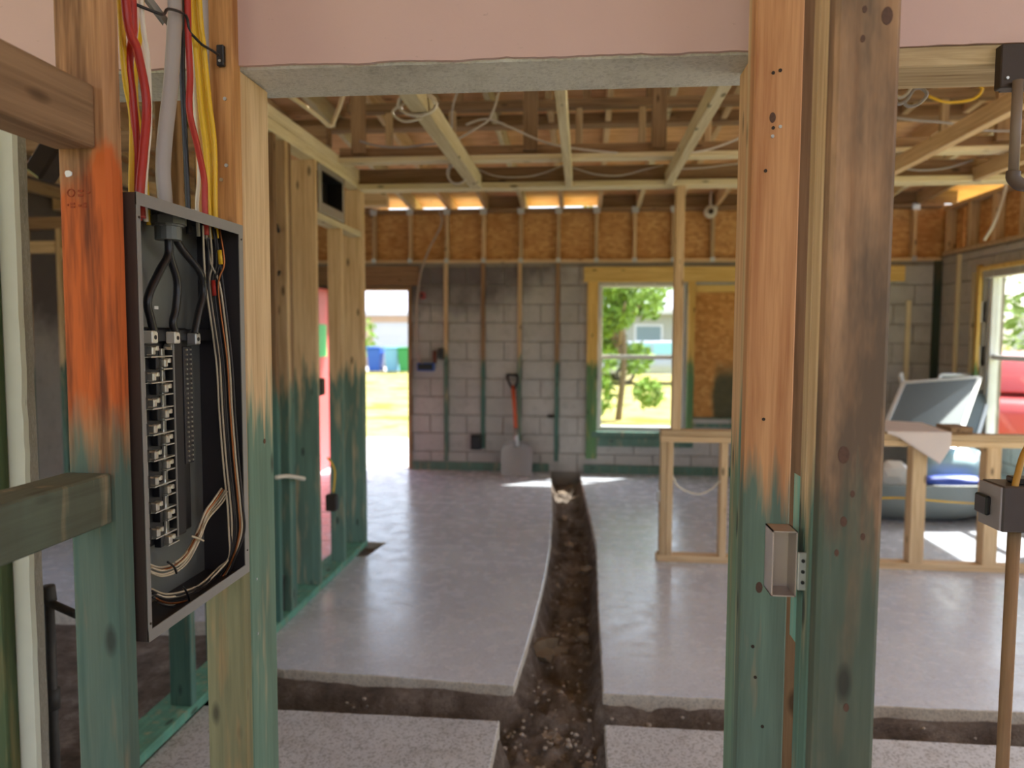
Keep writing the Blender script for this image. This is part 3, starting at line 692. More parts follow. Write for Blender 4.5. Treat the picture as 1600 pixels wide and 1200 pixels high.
tag(tube('cable', [(1.79, 4.99, .42), (2.05, 4.98, .445), (2.35, 4.97, .43), (2.56, 4.98, .42)], .006, YEL), 'yellow cable stretched across the low partition near the tub', 'cable')
# header, trusses, joists
hb = emp('header_beam', (.9, 4.9, 2.46), 'long built-up header beam over the low partition carrying the joist ends', 'beam')
box('bottom_board', XW, XR, 4.87, 5.00, 2.46, 2.498, W['palex'], hb); box('side_board', XW, XR, 4.90, 4.94, 2.498, 2.60, W['brownx'], hb)
ta = emp('roof_truss', (.9, 4.5, 2.55), 'front roof truss with broad upright webs just behind the lintel opening', 'roof truss')
box('bottom_chord', XW, XR, 4.47, 4.57, 2.548, 2.578, W['palex'], ta); box('chord_side', XW, XR, 4.50, 4.54, 2.579, 2.64, W['brownx'], ta)
for x in (-1.424, -.371, .388, 1.5, 2.3, 3.1): box('web', x, x+.086, 4.46, 4.498, 2.60, 3.22, W['brownz'], ta)
tb = emp('roof_truss', (.9, 4.7, 2.6), 'second roof truss with thin uprights and a long rail above', 'roof truss')
box('bottom_chord', XW, XR, 4.68, 4.72, 2.60, 2.66, W['brownx'], tb); box('rail', XW, XR, 4.66, 4.74, 2.905, 2.955, W['brownx'], tb)
for x in (-1.269, -.859, -.06, .327, .723, 1.2, 1.65, 2.1, 2.6, 3.1): box('web', x, x+.042, 4.68, 4.72, 2.66, 2.905, W['pinez'], tb)
for x in (-.82, -.02, .37, 1.9, 2.9): box('upper_web', x, x+.05, 4.68, 4.72, 2.955, 3.2, W['brownz'], tb)
JL = {-.75: ('weathered pale ceiling joist with the big cable coil hanging from it', .075), -.125: ('pale ceiling joist running straight over the trench', .045), .51: ('grey pale ceiling joist ending above the tall partition stud', .05), 1.16: ('ceiling joist hidden behind the two right posts', .05), 1.80: ('rosy ceiling joist right of the posts, near the looped cables', .05), 2.385: ('rosy ceiling joist nearest the right wall', .05)}
for i, (x, (lb, wd)) in enumerate(JL.items()):
    if i == 3: continue
    y0 = 1.785 if i != 5 else 2.6
    tag(box('ceiling_joist', x, x+wd, y0, 4.895 if i else 4.868, 2.46 if i else 2.455, 2.546, W['paley' if i < 3 else 'piney'], None, .003), lb, 'joist', 'ceiling joists')
# ================================================================== BREAKER PANEL
XF, XB, PY0, PY1, PZ0, PZ1 = -.735, -.836, 1.162, 1.538, .972, 1.731
ep = emp('breaker_panel', (-.785, 1.35, PZ0), 'open breaker panel without breakers, dark inside with a grey rim', 'electrical panel')
bm = bmesh.new(); tk = .002
abox(bm, XB, XF, PY1-tk, PY1, PZ0, PZ1); abox(bm, XB, XF, PY0+.004, PY1, PZ1-tk, PZ1); abox(bm, XB, XF, PY0+.004, PY1, PZ0, PZ0+tk)
obj('enclosure', bm, DARKP, ep)
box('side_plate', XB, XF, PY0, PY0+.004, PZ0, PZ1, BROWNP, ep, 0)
box('back_plate', XB, XB+tk, PY0, PY1, PZ0, PZ1, BACKP, ep, 0)
fl = .011
bm = bmesh.new(); abox(bm, XF-.001, XF+.001, PY0, PY0+fl, PZ0, PZ1, 0); near_l = obj('rim_strip', bm, GREYP, ep)
bm = bmesh.new(); abox(bm, XF-.001, XF+.001, PY1-.012, PY1+.006, PZ0, PZ1, 0); far_l = obj('rim_strip', bm, GREYP, ep)
bm = bmesh.new(); abox(bm, XF-.001, XF+.0012, PY0, PY1+.006, PZ1-.020, PZ1+.001, 0); obj('rim_strip', bm, GREYP, ep)
bm = bmesh.new(); abox(bm, XF-.001, XF+.0012, PY0, PY1+.006, PZ0-.001, PZ0+.019, 0); obj('rim_strip', bm, GREYP, ep)
for y, z in ((PY0+.006, PZ1-.04), (PY0+.006, PZ0+.03), (PY1-.003, PZ1-.03), (PY1-.003, PZ0+.05)): nail(ep, (XF, y, z), (XF+.0025, y, z), .0022, BRNM, 'screw')
# bus assembly
XBU = -.800
ys = lambda px, py, x=XBU: at(px, py, 0, x)
bz1 = ys(250, 520).z; bz0 = ys(250, 852).z
ya, yb, yc, yd = ys(233, 650).y, ys(252, 650).y, ys(268, 650).y, ys(274, 650).y
bb = box('bus_base', XB+tk, XBU-.008, ya-.05, ys(302, 650).y, bz0, bz1+.01, BLACK, ep, .003)
box('bus_bar', XBU-.008, XBU-.002, ys(257, 650).y, ys(262, 650).y, bz0+.01, bz1-.03, SILV, bb, .001)
box('bus_bar', XBU-.008, XBU-.002, ya-.012, ya-.004, bz0+.01, bz1-.03, SILV, bb, .001)
box('center_strip', XBU-.008, XBU+.012, ys(273, 650, XBU+.01).y, ys(286, 650, XBU+.01).y, bz0+.005, bz1-.01, BLACK, bb, .002)
box('strip_edge', XBU+.010, XBU+.0125, ys(273, 650, XBU+.01).y-.0025, ys(273, 650, XBU+.01).y, bz0+.005, bz1-.01, GREYP, bb, 0)
NR = 16
for i in range(NR):
    zz = ys(250, 548+i*19.9).z; yy = ya if i % 2 == 0 else yb
    bm = bmesh.new()
    # clip with a folded jaw, and a long horizontal fin
    abox(bm, XBU-.008, XBU+.016, yy-.009, yy+.002, zz-.007, zz+.009, .002); abox(bm, XBU+.004, XBU+.018, yy+.002, yy+.009, zz+.001, zz+.010, .001)
    abox(bm, XBU-.006, XBU+.010, yy-.004, yc+(.0 if i % 2 else .003), zz-.012, zz-.0095)
    obj('stab', bm, SILV, ep)
    box('stab_divider', XBU-.008, XBU+.006, yy-.022, yy-.011, zz-.010, zz+.012, BLACK, ep, .001)
# top lugs and black bracket
for k, (px, py) in enumerate(((243, 527), (278, 528), (310, 530))):
    q = ys(px, py, XBU+.022); lg = box('lug', XBU+.002, XBU+.022, q.y-.0095, q.y+.0095, q.z-.011, q.z+.012, ALU if k < 2 else GALV, ep, .002)
    bm = bmesh.new(); acyl(bm, (XBU+.02, q.y, q.z), (XBU+.0226, q.y, q.z), .0042, 12); obj('socket', bm, BLACK, lg)
q0, q1 = ys(236, 522), ys(300, 522); box('lug_bracket', XB+tk, XBU+.003, q0.y, PY1-.004, q0.z-.014, q0.z+.010, BLACK, ep, .002)
q = ys(262, 542); bm = bmesh.new(); acyl(bm, (XBU-.005, q.y, q.z), (XBU+.01, q.y, q.z), .007, 6); obj('bolt', bm, SILV, ep)
# neutral bar with two rows of terminal screws
n0, n1 = ys(288, 545), ys(301, 545); nz0 = ys(294, 725).z
nb = box('neutral_bar', XB+tk, XBU-.002, n0.y, n1.y, nz0, n0.z+.004, DARKP, ep, .001)
bm = bmesh.new(); nn = 24
for i in range(nn):
    z = nz0+.006+(n0.z-nz0-.008)*i/(nn-1)
    for t_ in (.28, .74):
        y = n0.y+(n1.y-n0.y)*t_; acyl(bm, (XBU-.004, y, z), (XBU+.001, y, z), .0022, 6)
tag(obj('terminal_screws', bm, SILV, nb), kind='stuff')
# conduit hub in the top, main conductors
hq = ys(260, 345, -.79)
bm = bmesh.new(); acyl(bm, (-.787, hq.y, PZ1+.008), (-.787, hq.y, PZ1-.03), .028, 16); acyl(bm, (-.787, hq.y, PZ1-.012), (-.787, hq.y, PZ1-.026), .034, 8); acyl(bm, (-.787, hq.y, PZ1-.03), (-.787, hq.y, PZ1-.055), .024, 16)
obj('conduit_hub', bm, plain('hub_zinc', (112, 114, 108), .5, .3), ep)
def ip(px, py, x=XBU, y=1.505):
    p = at(px, py, 1, y)
    return p if p.x > x else at(px, py, 0, x)
GRP = 'main conductors inside the breaker panel'
for lb, pts in (('thick black conductor bending left down to the first pale lug', [(262, 362), (263, 397), (249, 424), (231, 467), (236, 500), (241, 520)]), ('thick black conductor curving down to the middle pale lug', [(264, 364), (266, 400), (277, 440), (275, 480), (270, 505), (276, 522)]), ('thick black conductor swinging right then down to the third lug', [(268, 362), (285, 390), (312, 425), (318, 455), (310, 490), (304, 522)])):
    tube('conductor', [ip(a, b, -.785, 1.49) for a, b in pts], .0075, BLKJ, ep)
box('tag', -.8335, -.832, ys(243, 480, -.83).y, ys(249, 480, -.83).y, ys(243, 483, -.83).z, ys(243, 478, -.83).z, FOAM, ep, 0)
# thin wires
rw_ = random.Random(11)
def wire(lb, pts, mat, r=.0021, grp='thin wires looped inside the breaker panel', y=1.505, x=XBU+.01):
    dx, dy = rw_.uniform(-2, 2), rw_.uniform(-2, 2)
    tube('wire', [ip(a+dx, b+dy, x+.02*rw_.random(), y-.006*rw_.random()) for a, b in pts], r, mat, ep, n=6, k=6)
down = [(345, 480), (349, 560), (354, 640), (360, 720), (367, 790), (369, 830), (362, 870), (345, 897), (318, 922), (290, 934), (262, 938), (240, 930)]
tops = [(317, 352), (323, 352), (329, 354), (334, 356), (338, 356), (342, 358), (320, 352), (332, 356)]
names = [('pale wire with a red band falling from the panel top', WIREW), ('black wire in the falling bundle', WIREK), ('pale wire with a yellow flag falling from the panel top', WIREW), ('black wire in the falling bundle', WIREK), ('black wire in the falling bundle', WIREK), ('bare copper wire crossing the falling bundle', COPR), ('dusty pale wire in the falling bundle', WIREW), ('black wire in the falling bundle', WIREK)]
for i, ((a, b), (lb, m)) in enumerate(zip(tops, names)):
    o_ = (i-3.5)*3.6
    pts = [(a, b), (a+6+(o_*.3), 410), (335+o_, 450)]+[(px+o_*(.9 if py < 840 else .3), py+(o_*.8 if py > 880 else 0)) for px, py in down[1:]]
    wire(lb, pts, m)
b2 = [(352, 765), (338, 785), (322, 805), (312, 830), (303, 850), (290, 872), (272, 887), (252, 893), (234, 888)]
for i in range(5):
    o_ = (i-2)*3
    wire(['pale wire in the short cut bundle', 'copper wire in the short cut bundle'][i == 1], [(px+o_*(1.3 if py < 800 else .5), py+o_*(.3 if py < 800 else 1)) for px, py in b2], [WIREW, COPR, WIREW, WIREW, WIREW][i], grp='short wires cut off in the breaker panel')
for lb, pts in (('black zip tie around the falling wire bundle near its bend', [(285, 916), (292, 926), (297, 942)]), ('pale zip tie on the short cut bundle', [(300, 838), (312, 842), (318, 845)]), ('dark zip tie holding the short cut bundle low in the panel', [(262, 878), (272, 886), (276, 896)])):
    tube('zip_tie', [ip(a, b, XBU+.035, 1.495) for a, b in pts], .0022, BLKJ if 'pale' not in lb else WIREW, ep, n=6, k=4)
for px, py0, py1, m, lb in ((334, 438, 462, RED, 'red tape band on the pale wire in the panel'), (344, 391, 413, YEL, 'yellow flag tape on the pale wire in the panel')):
    tube('tape_flag', [at(px-1, py0, 1, 1.497), at(px+1, py1, 1, 1.497)], .0032, m, ep, k=1, flat=1.5, ref=Vector((1, 0, 0)))
# ------------------------------------------------------------------ cables above the panel
def cab(lb, pts, r, mat, x=-.785, flat=1.0, grp='cables dropping into the breaker panel'):
    P = [at(a, b, 0, x) for a, b in pts]; P = [Vector((x-.01, P[0].y, 2.95)), Vector((x-.004, P[0].y, 2.5))]+P
    e = P[-1]; P.append(Vector((e.x, e.y+.002, PZ1-.03)))
    for p in P: p.y = min(max(p.y, 1.175), 1.528)
    tag(tube('cable', P, r, mat, n=10, flat=flat), lb, 'cable', grp)
cab('dark red cable sweeping right beside the orange post', [(196, -5), (215, 80), (229, 160), (224, 240), (219, 299)], .0065, RED, -.775, 1.5)
cab('dark red cable half hidden behind its neighbour by the orange post', [(207, -5), (208, 53), (202, 95), (207, 150), (214, 230), (214, 299)], .006, RED, -.795, 1.4)
cab('yellow cable hugging the orange post', [(188, -5), (196, 120), (207, 187), (206, 293)], .0055, YEL, -.80, 1.3)
cab('thin orange-yellow cable between the red and grey cables', [(222, -5), (213, 100), (213, 160), (222, 220), (230, 300)], .004, YEL, -.81)
cab('slim pale grey cable left of the broad grey one', [(220, -5), (231, 93), (234, 187), (230, 240), (226, 299)], .0042, WHT, -.79, 1.3)
cab('broad flat grey service cable twisting down into the panel', [(273, -5), (272, 53), (267, 133), (258, 213), (255, 267), (258, 312)], .010, GREYJ, -.787, 2.0)
cab('black cable right of the broad grey service cable', [(284, -5), (285, 115), (288, 187), (293, 300)], .0055, BLKJ, -.80)
cab('bright red cable swinging right over the yellow ones', [(293, -5), (294, 53), (297, 120), (296, 173), (308, 227), (319, 280), (320, 318)], .0058, RED, -.772, 1.4)
cab('yellow cable nearest the bright red one', [(296, -5), (306, 80), (314, 173), (322, 240), (326, 317)], .005, YEL, -.785, 1.3)
cab('yellow cable in the middle of the right bundle', [(304, -5), (313, 80), (320, 160), (330, 240), (332, 317)], .005, YEL, -.79, 1.3)
cab('yellow cable at the outer edge of the right bundle', [(311, -5), (319, 80), (327, 160), (335, 227), (336, 317)], .0052, YEL, -.776, 1.3)
cab('thin white cable under the right yellow bundle', [(300, -5), (303, 80), (305, 173), (311, 267), (308, 317)], .004, WHT, -.80)
cab('dark grey cable tied against the king stud', [(324, -5), (334, 67), (335, 107), (331, 173), (326, 250), (322, 310)], .0065, GREYJ, -.80, 1.3)
zt = [at(a, b, 0, -.768) for a, b in ((230, 2), (245, 20), (256, 22), (264, 14), (290, 24), (296, 48), (304, 58), (316, 70), (330, 78), (342, 86))]
zt[0].x = -.80; tag(tube('zip_tie', zt, .0028, BLKJ, n=8), 'black zip tie strap crossing all the cables above the panel', 'zip tie')
zk = emp('cable_clip', at(346, 88, 1, 1.543), 'black cable clip screwed to the king stud', 'clip')
q = at(346, 88, 1, 1.541); box('base', q.x-.008, q.x+.008, 1.533, 1.545, q.z-.022, q.z+.022, BLACK, zk, .002); nail(zk, (q.x, 1.534, q.z-.012), (q.x, 1.5315, q.z-.012), .003)
tag(bar('strap_bar', at(226, -8, 0, -.815), at(258, 34, 0, -.81), .012, .008, GREYP, None, Vector((0, 0, 1))), 'grey slanting strap bar behind the cables', 'strap')
# left foreground pipe and lamp
bx = at(79, 1000, 1, 1.95); pz = at(79, 915, 1, 1.95).z
pp = emp('drain_pipe', (bx.x, 1.95, -.07), 'old black standing pipe with a capped top behind the orange post', 'pipe')
tube('riser', [(bx.x, 1.95, -.08), (bx.x, 1.95, pz-.03)], .0135, DPIPE, pp, 12, 1)
tube('cap', [(bx.x, 1.95, pz-.045), (bx.x, 1.95, pz-.02), (bx.x, 1.95, pz)], [.021, .017], DPIPE, pp, 12, 2)
tube('branch', [(bx.x, 1.95, pz-.05), (bx.x+.03, 1.94, pz-.055), (bx.x+.10, 1.93, pz-.075)], .012, DPIPE, pp, 10, 4)
tube('coupling', [(bx.x, 1.95, .40), (bx.x, 1.95, .46)], .02, DPIPE, pp, 12, 1)
lp = emp('spot_lamp', at(80, 250, 1, 2.6), 'small dark tilted lamp head under the ceiling of the left room', 'lamp')
q = at(80, 250, 1, 2.6); bar('head', q+Vector((-.05, 0, -.06)), q+Vector((.03, 0, .05)), .09, .08, BRNM, lp, Vector((0, 1, 0)), .01); bar('stem', q+Vector((.0, 0, .02)), q+Vector((.02, 0, .9)), .02, .02, BRNM, lp, Vector((0, 1, 0)))
# ------------------------------------------------------------------ right edge: conduit, box, bracket
br = emp('steel_bracket', (.80, 1.56, 1.96), 'dark brown steel angle bracket screwed under the lintel plate', 'bracket')
q0, q1 = at(1566, 68, 1, 1.555), at(1566, 137, 1, 1.555)
box('plate', q0.x, q0.x+.16, 1.555, 1.579, q1.z, q0.z, BRNM, br, .002); box('flange', q0.x+.02, q0.x+.16, 1.579, 1.60, q1.z+.004, q1.z+.03, BRNM, br, .001)
nail(br, (q0.x+.012, 1.556, q1.z+.018), (q0.x+.012, 1.552, q1.z+.018), .003)
cx = at(1594, 200, 1, 1.53).x; cz1 = at(1594, 272, 1, 1.53).z
cp = emp('conduit', (cx, 1.53, cz1), 'grey brown conduit dropping from the steel bracket to an elbow', 'conduit')
tube('riser', [(cx, 1.545, q1.z+.01), (cx, 1.545, cz1)], .0095, plain('taupe_conduit', (128, 112, 98), .5), cp, 14, 1)
tube('elbow', [(cx, 1.545, cz1+.008), (cx, 1.545, cz1-.004), (cx+.012, 1.545, cz1-.016), (cx+.03, 1.545, cz1-.018), (cx+.06, 1.545, cz1-.018), (cx+.45, 1.545, cz1-.018), (cx+.86, 1.55, cz1-.018), (cx+.90, 1.555, cz1-.018), (cx+.93, 1.56, cz1+.01), (cx+.93, 1.56, cz1+.05), (cx+.93, 1.56, ZL+.1)], .0125, plain('brown_elbow', (92, 76, 66), .5), cp, 14, 4)
jb = emp('junction_box', (.84, 1.5, 1.13), 'black outlet box with a grey side and a yellow cable on top of the conduit', 'outlet box')
g0, g1 = at(1541, 757, 1, 1.53), at(1565, 832, 1, 1.46)
box('shell', g1.x, g1.x+.10, 1.46, 1.54, g1.z, g1.z+.088, plain('dark_box', (72, 64, 64), .45), jb, .003)
box('side_cover', g1.x-.004, g1.x, 1.462, 1.538, g1.z+.002, g1.z+.086, plain('grey_cover', (150, 144, 146), .45), jb, .001)
box('knob', g1.x-.014, g1.x-.004, 1.492, 1.536, g1.z+.024, g1.z+.062, BLACK, jb, .003)
box('top_clamp', g1.x+.035, g1.x+.075, 1.48, 1.52, g1.z+.088, g1.z+.10, BLACK, jb, .002)
tube('lead', [(g1.x+.025, 1.47, g1.z+.086), (g1.x+.035, 1.48, g1.z+.11), (g1.x+.055, 1.50, g1.z+.145), (g1.x+.09, 1.52, g1.z+.19), (g1.x+.2, 1.53, g1.z+.4), (g1.x+.24, 1.56, ZL)], .006, plain('ochre_lead', (186, 140, 62), .5), jb, 8, 4)
tube('stand_pipe', [(g1.x+.045, 1.50, 0), (g1.x+.045, 1.50, g1.z+.002)], .0115, W['brownz'], jb, 12, 1)
# ================================================================== CEILING WIRING
def coil(bm, c, r, turns, ax, rad=.005, sq=1.0, tilt=0):
    P = []; N = int(turns*14)
    for i in range(N+1):
        a = 2*math.pi*i/14; q = r*(1-.18*mnoise.noise(Vector((i*.21, r*9, 3))))
        u = Vector((q*math.cos(a), .0, q*sq*math.sin(a))); u.y = (i/N-.5)*.05
        P.append(Vector(c)+Matrix.Rotation(tilt, 3, 'X') @ u)
    atube(bm, P, rad, 6, 1)
c1 = at(652, 163, 1, 3.2)
bm = bmesh.new(); coil(bm, c1, .085, 4, 'x', .006, .55, .3); atube(bm, [c1+Vector((-.05, 0, .01)), c1+Vector((-.11, .0, -.03)), c1+Vector((-.06, .0, -.07)), c1+Vector((.02, .0, -.06))], .006, 6, 5)
bmesh.ops.recalc_face_normals(bm, faces=bm.faces); tag(obj('cable_coil', bm, WHT, None, True), 'big coil of white cable hung on the first ceiling joist', 'cable')
c2 = at(714, 272, 1, 4.55)
bm = bmesh.new(); coil(bm, c2, .06, 3, 'x', .006, 1.0, .2); atube(bm, [c2+Vector((-.05, 0, .0)), c2+Vector((-.045, 0, .25)), at(706, 200, 1, 4.5), at(712, 150, 1, 4.3), at(760, 60, 1, 4.2)], .006, 6, 6)
bmesh.ops.recalc_face_normals(bm, faces=bm.faces); tag(obj('cable_coil', bm, plain('grey_coil', (196, 186, 176), .5), None, True), 'small cable coil dangling at the joist end by the header beam', 'cable')
for lb, pts, yy in (('grey cable slanting from the small coil up to the roof', [(708, 222), (745, 200), (765, 185), (778, 150), (790, 90)], 4.42), ('cable sagging between the uprights right of the first joist', [(728, 195), (760, 186), (800, 200), (840, 218), (885, 230), (965, 239)], 4.42), ('thin cable sagging in front of the header beam left of the middle joist', [(742, 262), (775, 275), (820, 276), (850, 270), (880, 258)], 4.86), ('thin cable sagging in front of the header beam between two joists', [(895, 262), (930, 272), (970, 274), (1010, 264), (1036, 258)], 4.86), ('cable passing behind the grey joist towards the posts', [(1058, 240), (1095, 236), (1130, 226), (1180, 205)], 4.42), ('thin cable along the header beam beside the tall stud', [(1060, 264), (1100, 262), (1150, 256), (1200, 255)], 4.86), ('dark cable drooping between the left webs', [(562, 220), (590, 228), (630, 230), (665, 226), (690, 224)], 4.42)):
    tag(tube('cable', [at(a, b, 1, yy) for a, b in pts], .0065 if yy < 4.5 else .005, plain('ceiling_cable', (206, 196, 182), .5) if 'dark' not in lb else GREYJ, n=6), lb, 'cable', 'cables strung through the ceiling')
pv = emp('water_pipe', at(510, 190, 1, 3.6), 'cream plastic water pipe bent under the ceiling above the stud wall', 'pipe')
tube('run', [at(450, 148, 1, 2.9), at(492, 178, 1, 3.4), at(512, 196, 1, 3.6)], .011, PVC, pv, 10, 4); tube('riser', [at(512, 196, 1, 3.6), at(518, 196, 1, 3.62), at(522, 188, 1, 3.62), at(538, 140, 1, 3.62), at(545, 60, 1, 3.62), at(547, 10, 1, 3.62)], .011, PVC, pv, 10, 4)
for lb, pts, yy, m in (('looped grey cable ends under the lintel plate right of the posts', [(1396, -330), (1396, 60), (1398, 130), (1400, 160), (1415, 158), (1428, 140), (1440, 138), (1448, 148), (1436, 162), (1420, 166), (1412, 160)], 2.2, GREYJ), ('second looped cable end beside the looped grey ones', [(1398, 150), (1410, 152), (1422, 140), (1428, 120)], 2.2, WHT), ('grey cable running behind the rosy joists', [(1398, 184), (1440, 189), (1480, 192), (1530, 203), (1590, 205)], 4.42, GREYJ), ('yellow cable hanging beneath the roof right of the posts', [(1450, 150), (1480, 160), (1520, 155), (1535, 140), (1530, 128), (1525, 60), (1525, 20)], 4.3, YEL), ('cable curving along the header beam near the right wall', [(1405, 262), (1440, 266), (1480, 262), (1520, 250)], 4.86, GREYJ)):
    tag(tube('cable', [at(a, b, 1, yy) for a, b in pts], .005 if yy < 3 else .007, m, n=6), lb, 'cable', 'cables strung through the ceiling')
tag(tube('cable', [at(1574, 225, 1, 6.4), at(1572, 270, 1, 6.4), at(1570, 300, 1, 6.4), at(1555, 345, 1, 6.4), at(1538, 375, 1, 6.5)], .012, WHT, n=6), 'white cable hanging in front of the right OSB band', 'cable')
rb = emp('ceiling_box', at(1110, 330, 1, 7.9), 'round pale ceiling box hanging from the rafters before the OSB band', 'electrical box')
q = at(1110, 331, 1, 7.9); bm = bmesh.new(); acyl(bm, q+Vector((0, .03, 0)), q+Vector((0, -.03, 0)), .065, 16); obj('ring', bm, WHT, rb, True); bm = bmesh.new(); acyl(bm, q+Vector((0, 0, 0)), q+Vector((0, -.034, 0)), .03, 12); obj('hole', bm, BRNM, rb); tube('lead', [q, q+Vector((.0, 0, .15)), q+Vector((.02, .03, .3))], .012, WHT, rb, 6, 4)
# ================================================================== BACK WALL ITEMS
tag(tube('cable', [at(686, 330, 1, 7.9), at(690, 350, 1, 7.93), at(668, 395, 1, 7.93), at(655, 440, 1, 7.94), at(650, 510, 1, 7.95), at(652, 555, 1, 7.95), at(665, 572, 1, 7.95)], .011, plain('dusty_cable', (176, 160, 148), .6), n=8), 'dusty cable drooping from the OSB band to the blue box', 'cable')
def wbox(lb, px, py, wd, ht, mat, dp=.06, cat='electrical box'):
    q = at(px, py, 1, YB-.01); e = emp('wall_box', (q.x, YB-.03, q.z-ht/2), lb, cat)
    box('shell', q.x-wd/2, q.x+wd/2, YB-dp, YB+.002, q.z-ht/2, q.z+ht/2, mat, e, .006); box('cover', q.x-wd/2+.012, q.x+wd/2-.012, YB-dp-.006, YB-dp, q.z-ht/2+.012, q.z+ht/2-.012, BLACK, e, .003); return q
wbox('blue plastic triple switch box on the block wall by the door', 666, 573, .19, .09, BLUEP)
wbox('small black box beside the first furring strip', 690, 552, .06, .12, BLACK)
wbox('black outlet box low on the block wall left of the shovel', 745, 690, .12, .16, BLACK, .08)
wbox('tiny red box high on the block wall by the door', 661, 462, .05, .07, RED)
wbox('small dark clamp low on the block wall right of the shovel', 861, 650, .07, .03, BRNM)
tag(tube('pipe_stub', [at(679, 548, 1, YB-.02), at(679, 568, 1, YB-.02)], .02, plain('rusty_stub', (120, 66, 52), .7), k=1), 'short rust brown pipe above the blue switch box', 'pipe')
# shovel
sh = emp('shovel', (-.68, 7.75, 0), 'square shovel with orange shaft and black grip leaning on the block wall', 'shovel')
a = at(807, 735, 1, 7.72); top = at(800, 590, 1, 7.94); a.z = .30
px_ = .5*(at(783, 745, 1, 7.72).x+at(831, 745, 1, 7.72).x)
bm = bmesh.new(); NW, NH = 12, 8; V = []
for j in range(NH+1):
    for i in range(NW+1):
        u = i/NW*2-1; t = j/NH; hw_ = .165 if t < .8 else .165*(1-.35*(t-.8)/.2)
        V.append(bm.verts.new((px_+u*hw_, 7.70+.12*t-.035*u*u*(.4+t)-(.02 if t > .9 else 0), .002+.36*t)))
for j in range(NH):
    for i in range(NW):
        k = j*(NW+1)+i; bm.faces.new((V[k], V[k+1], V[k+NW+2], V[k+NW+1]))
g_ = bmesh.ops.extrude_face_region(bm, geom=list(bm.faces)); bmesh.ops.translate(bm, verts=[v for v in g_['geom'] if isinstance(v, bmesh.types.BMVert)], vec=(0, .006, 0)); bmesh.ops.recalc_face_normals(bm, faces=bm.faces)
obj('blade', bm, plain('shovel_steel', (156, 148, 144), .45, .4), sh)
s0 = Vector((px_, 7.80, .30)); s1_ = Vector((top.x+.01, 7.945, top.z-.09))
mid_ = s0.lerp(s1_, .30)
tube('socket', [s0, mid_], [.03, .02], GALV, sh, 10, 2); tube('shaft', [mid_, s1_], .021, plain('orange_shaft', (214, 96, 56), .5), sh, 10, 2)
bm = bmesh.new(); d_ = (s1_-s0).normalized(); h0 = s1_; h1 = s1_+d_*.12
atube(bm, [h0-d_*.05, h0+Vector((-.05, 0, .05)), h1+Vector((-.055, 0, 0))], .014, 8, 4); atube(bm, [h0-d_*.05, h0+Vector((.05, 0, .05)), h1+Vector((.055, 0, 0))], .014, 8, 4); atube(bm, [h1+Vector((-.06, 0, 0)), h1+Vector((.06, 0, 0))], .016, 8, 1)
bmesh.ops.recalc_face_normals(bm, faces=bm.faces); obj('grip', bm, BLACK, sh, True)
# red door leaf opened into the left room
dl = emp('door_leaf', (-2.82, 7.55, 0.01), 'red door leaf with a green notice, swung open behind the studs', 'door')
box('leaf', -2.86, -2.82, 7.10, 7.97, .012, 1.99, plain('red_door_paint', (214, 92, 96), .5, 0, .06), dl, .003)
box('notice', -2.819, -2.816, 7.3, 7.9, 1.25, 1.6, plain('green_notice', (70, 190, 110), .6), dl, 0)
bm = bmesh.new(); acyl(bm, (-2.82, 7.17, .95), (-2.77, 7.17, .95), .025, 12); obj('door_knob', bm, SILV, dl)
# ================================================================== RIGHT ROOM CLUTTER
def blob(name, c, s, mat, seed, parent=None, amp=.25, sub=3, flatz=None):
    bm = bmesh.new(); bmesh.ops.create_icosphere(bm, subdivisions=sub, radius=1)
    for v in bm.verts:
        d = v.co.copy(); k = 1+amp*mnoise.noise(d*1.3+Vector((seed, seed*2, 0)))+amp*.5*mnoise.noise(d*3.1+Vector((0, seed, 5)))
        v.co = Vector((c[0]+d.x*s[0]*k, c[1]+d.y*s[1]*k, c[2]+d.z*s[2]*k))
        if flatz is not None: v.co.z = max(v.co.z, flatz)
    return obj(name, bm, mat, parent, sub > 2 and name != 'rock')
tb_ = emp('tub', (2.85, 6.45, 0), 'big grey plastic tub with rounded ends heaped with scraps', 'tub')
bm = bmesh.new(); NA = 40; rings = []
cxx, cyy = 2.74, 6.48
for (k, z) in ((.42, 0.0), (.62, .012), (.78, .06), (.90, .16), (.97, .30), (1.02, .315), (1.02, .33), (.96, .33), (.88, .18), (.74, .08), (.4, .04)):
    rings.append([bm.verts.new((cxx+.84*k*math.copysign(abs(math.cos(a))**.9, math.cos(a)), cyy+.46*k*math.copysign(abs(math.sin(a))**.9, math.sin(a)), z)) for a in [2*math.pi*i/NA for i in range(NA)]])
for A, B in zip(rings, rings[1:]):
    for i in range(NA): bm.faces.new((A[i], A[(i+1) % NA], B[(i+1) % NA], B[i]))
bm.faces.new(rings[0][::-1]); bm.faces.new(rings[-1]); bmesh.ops.recalc_face_normals(bm, faces=bm.faces)
obj('shell', bm, TUB, tb_, True)
tag(blob('plastic_sheet', (3.14, 6.48, .38), (.33, .26, .20), LBLUE, 3), 'crumpled pale blue plastic sheet heaped in the tub', 'plastic sheet')
tag(blob('tarp', (2.98, 6.15, .345), (.28, .08, .045), TARP, 8), 'bunched blue tarp along the near rim of the tub', 'tarp')
tag(blob('foam_scrap', (2.55, 6.26, .37), (.15, .12, .13), FOAM, 5, None, .35, 2), 'white foam lump on the near side of the tub', 'foam')
tag(bar('foam_board', (2.15, 6.62, .335), (2.42, 6.64, .62), .26, .03, FOAM, None, Vector((0, 1, 0)), .004), 'white foam board sticking out of the tub end', 'foam')
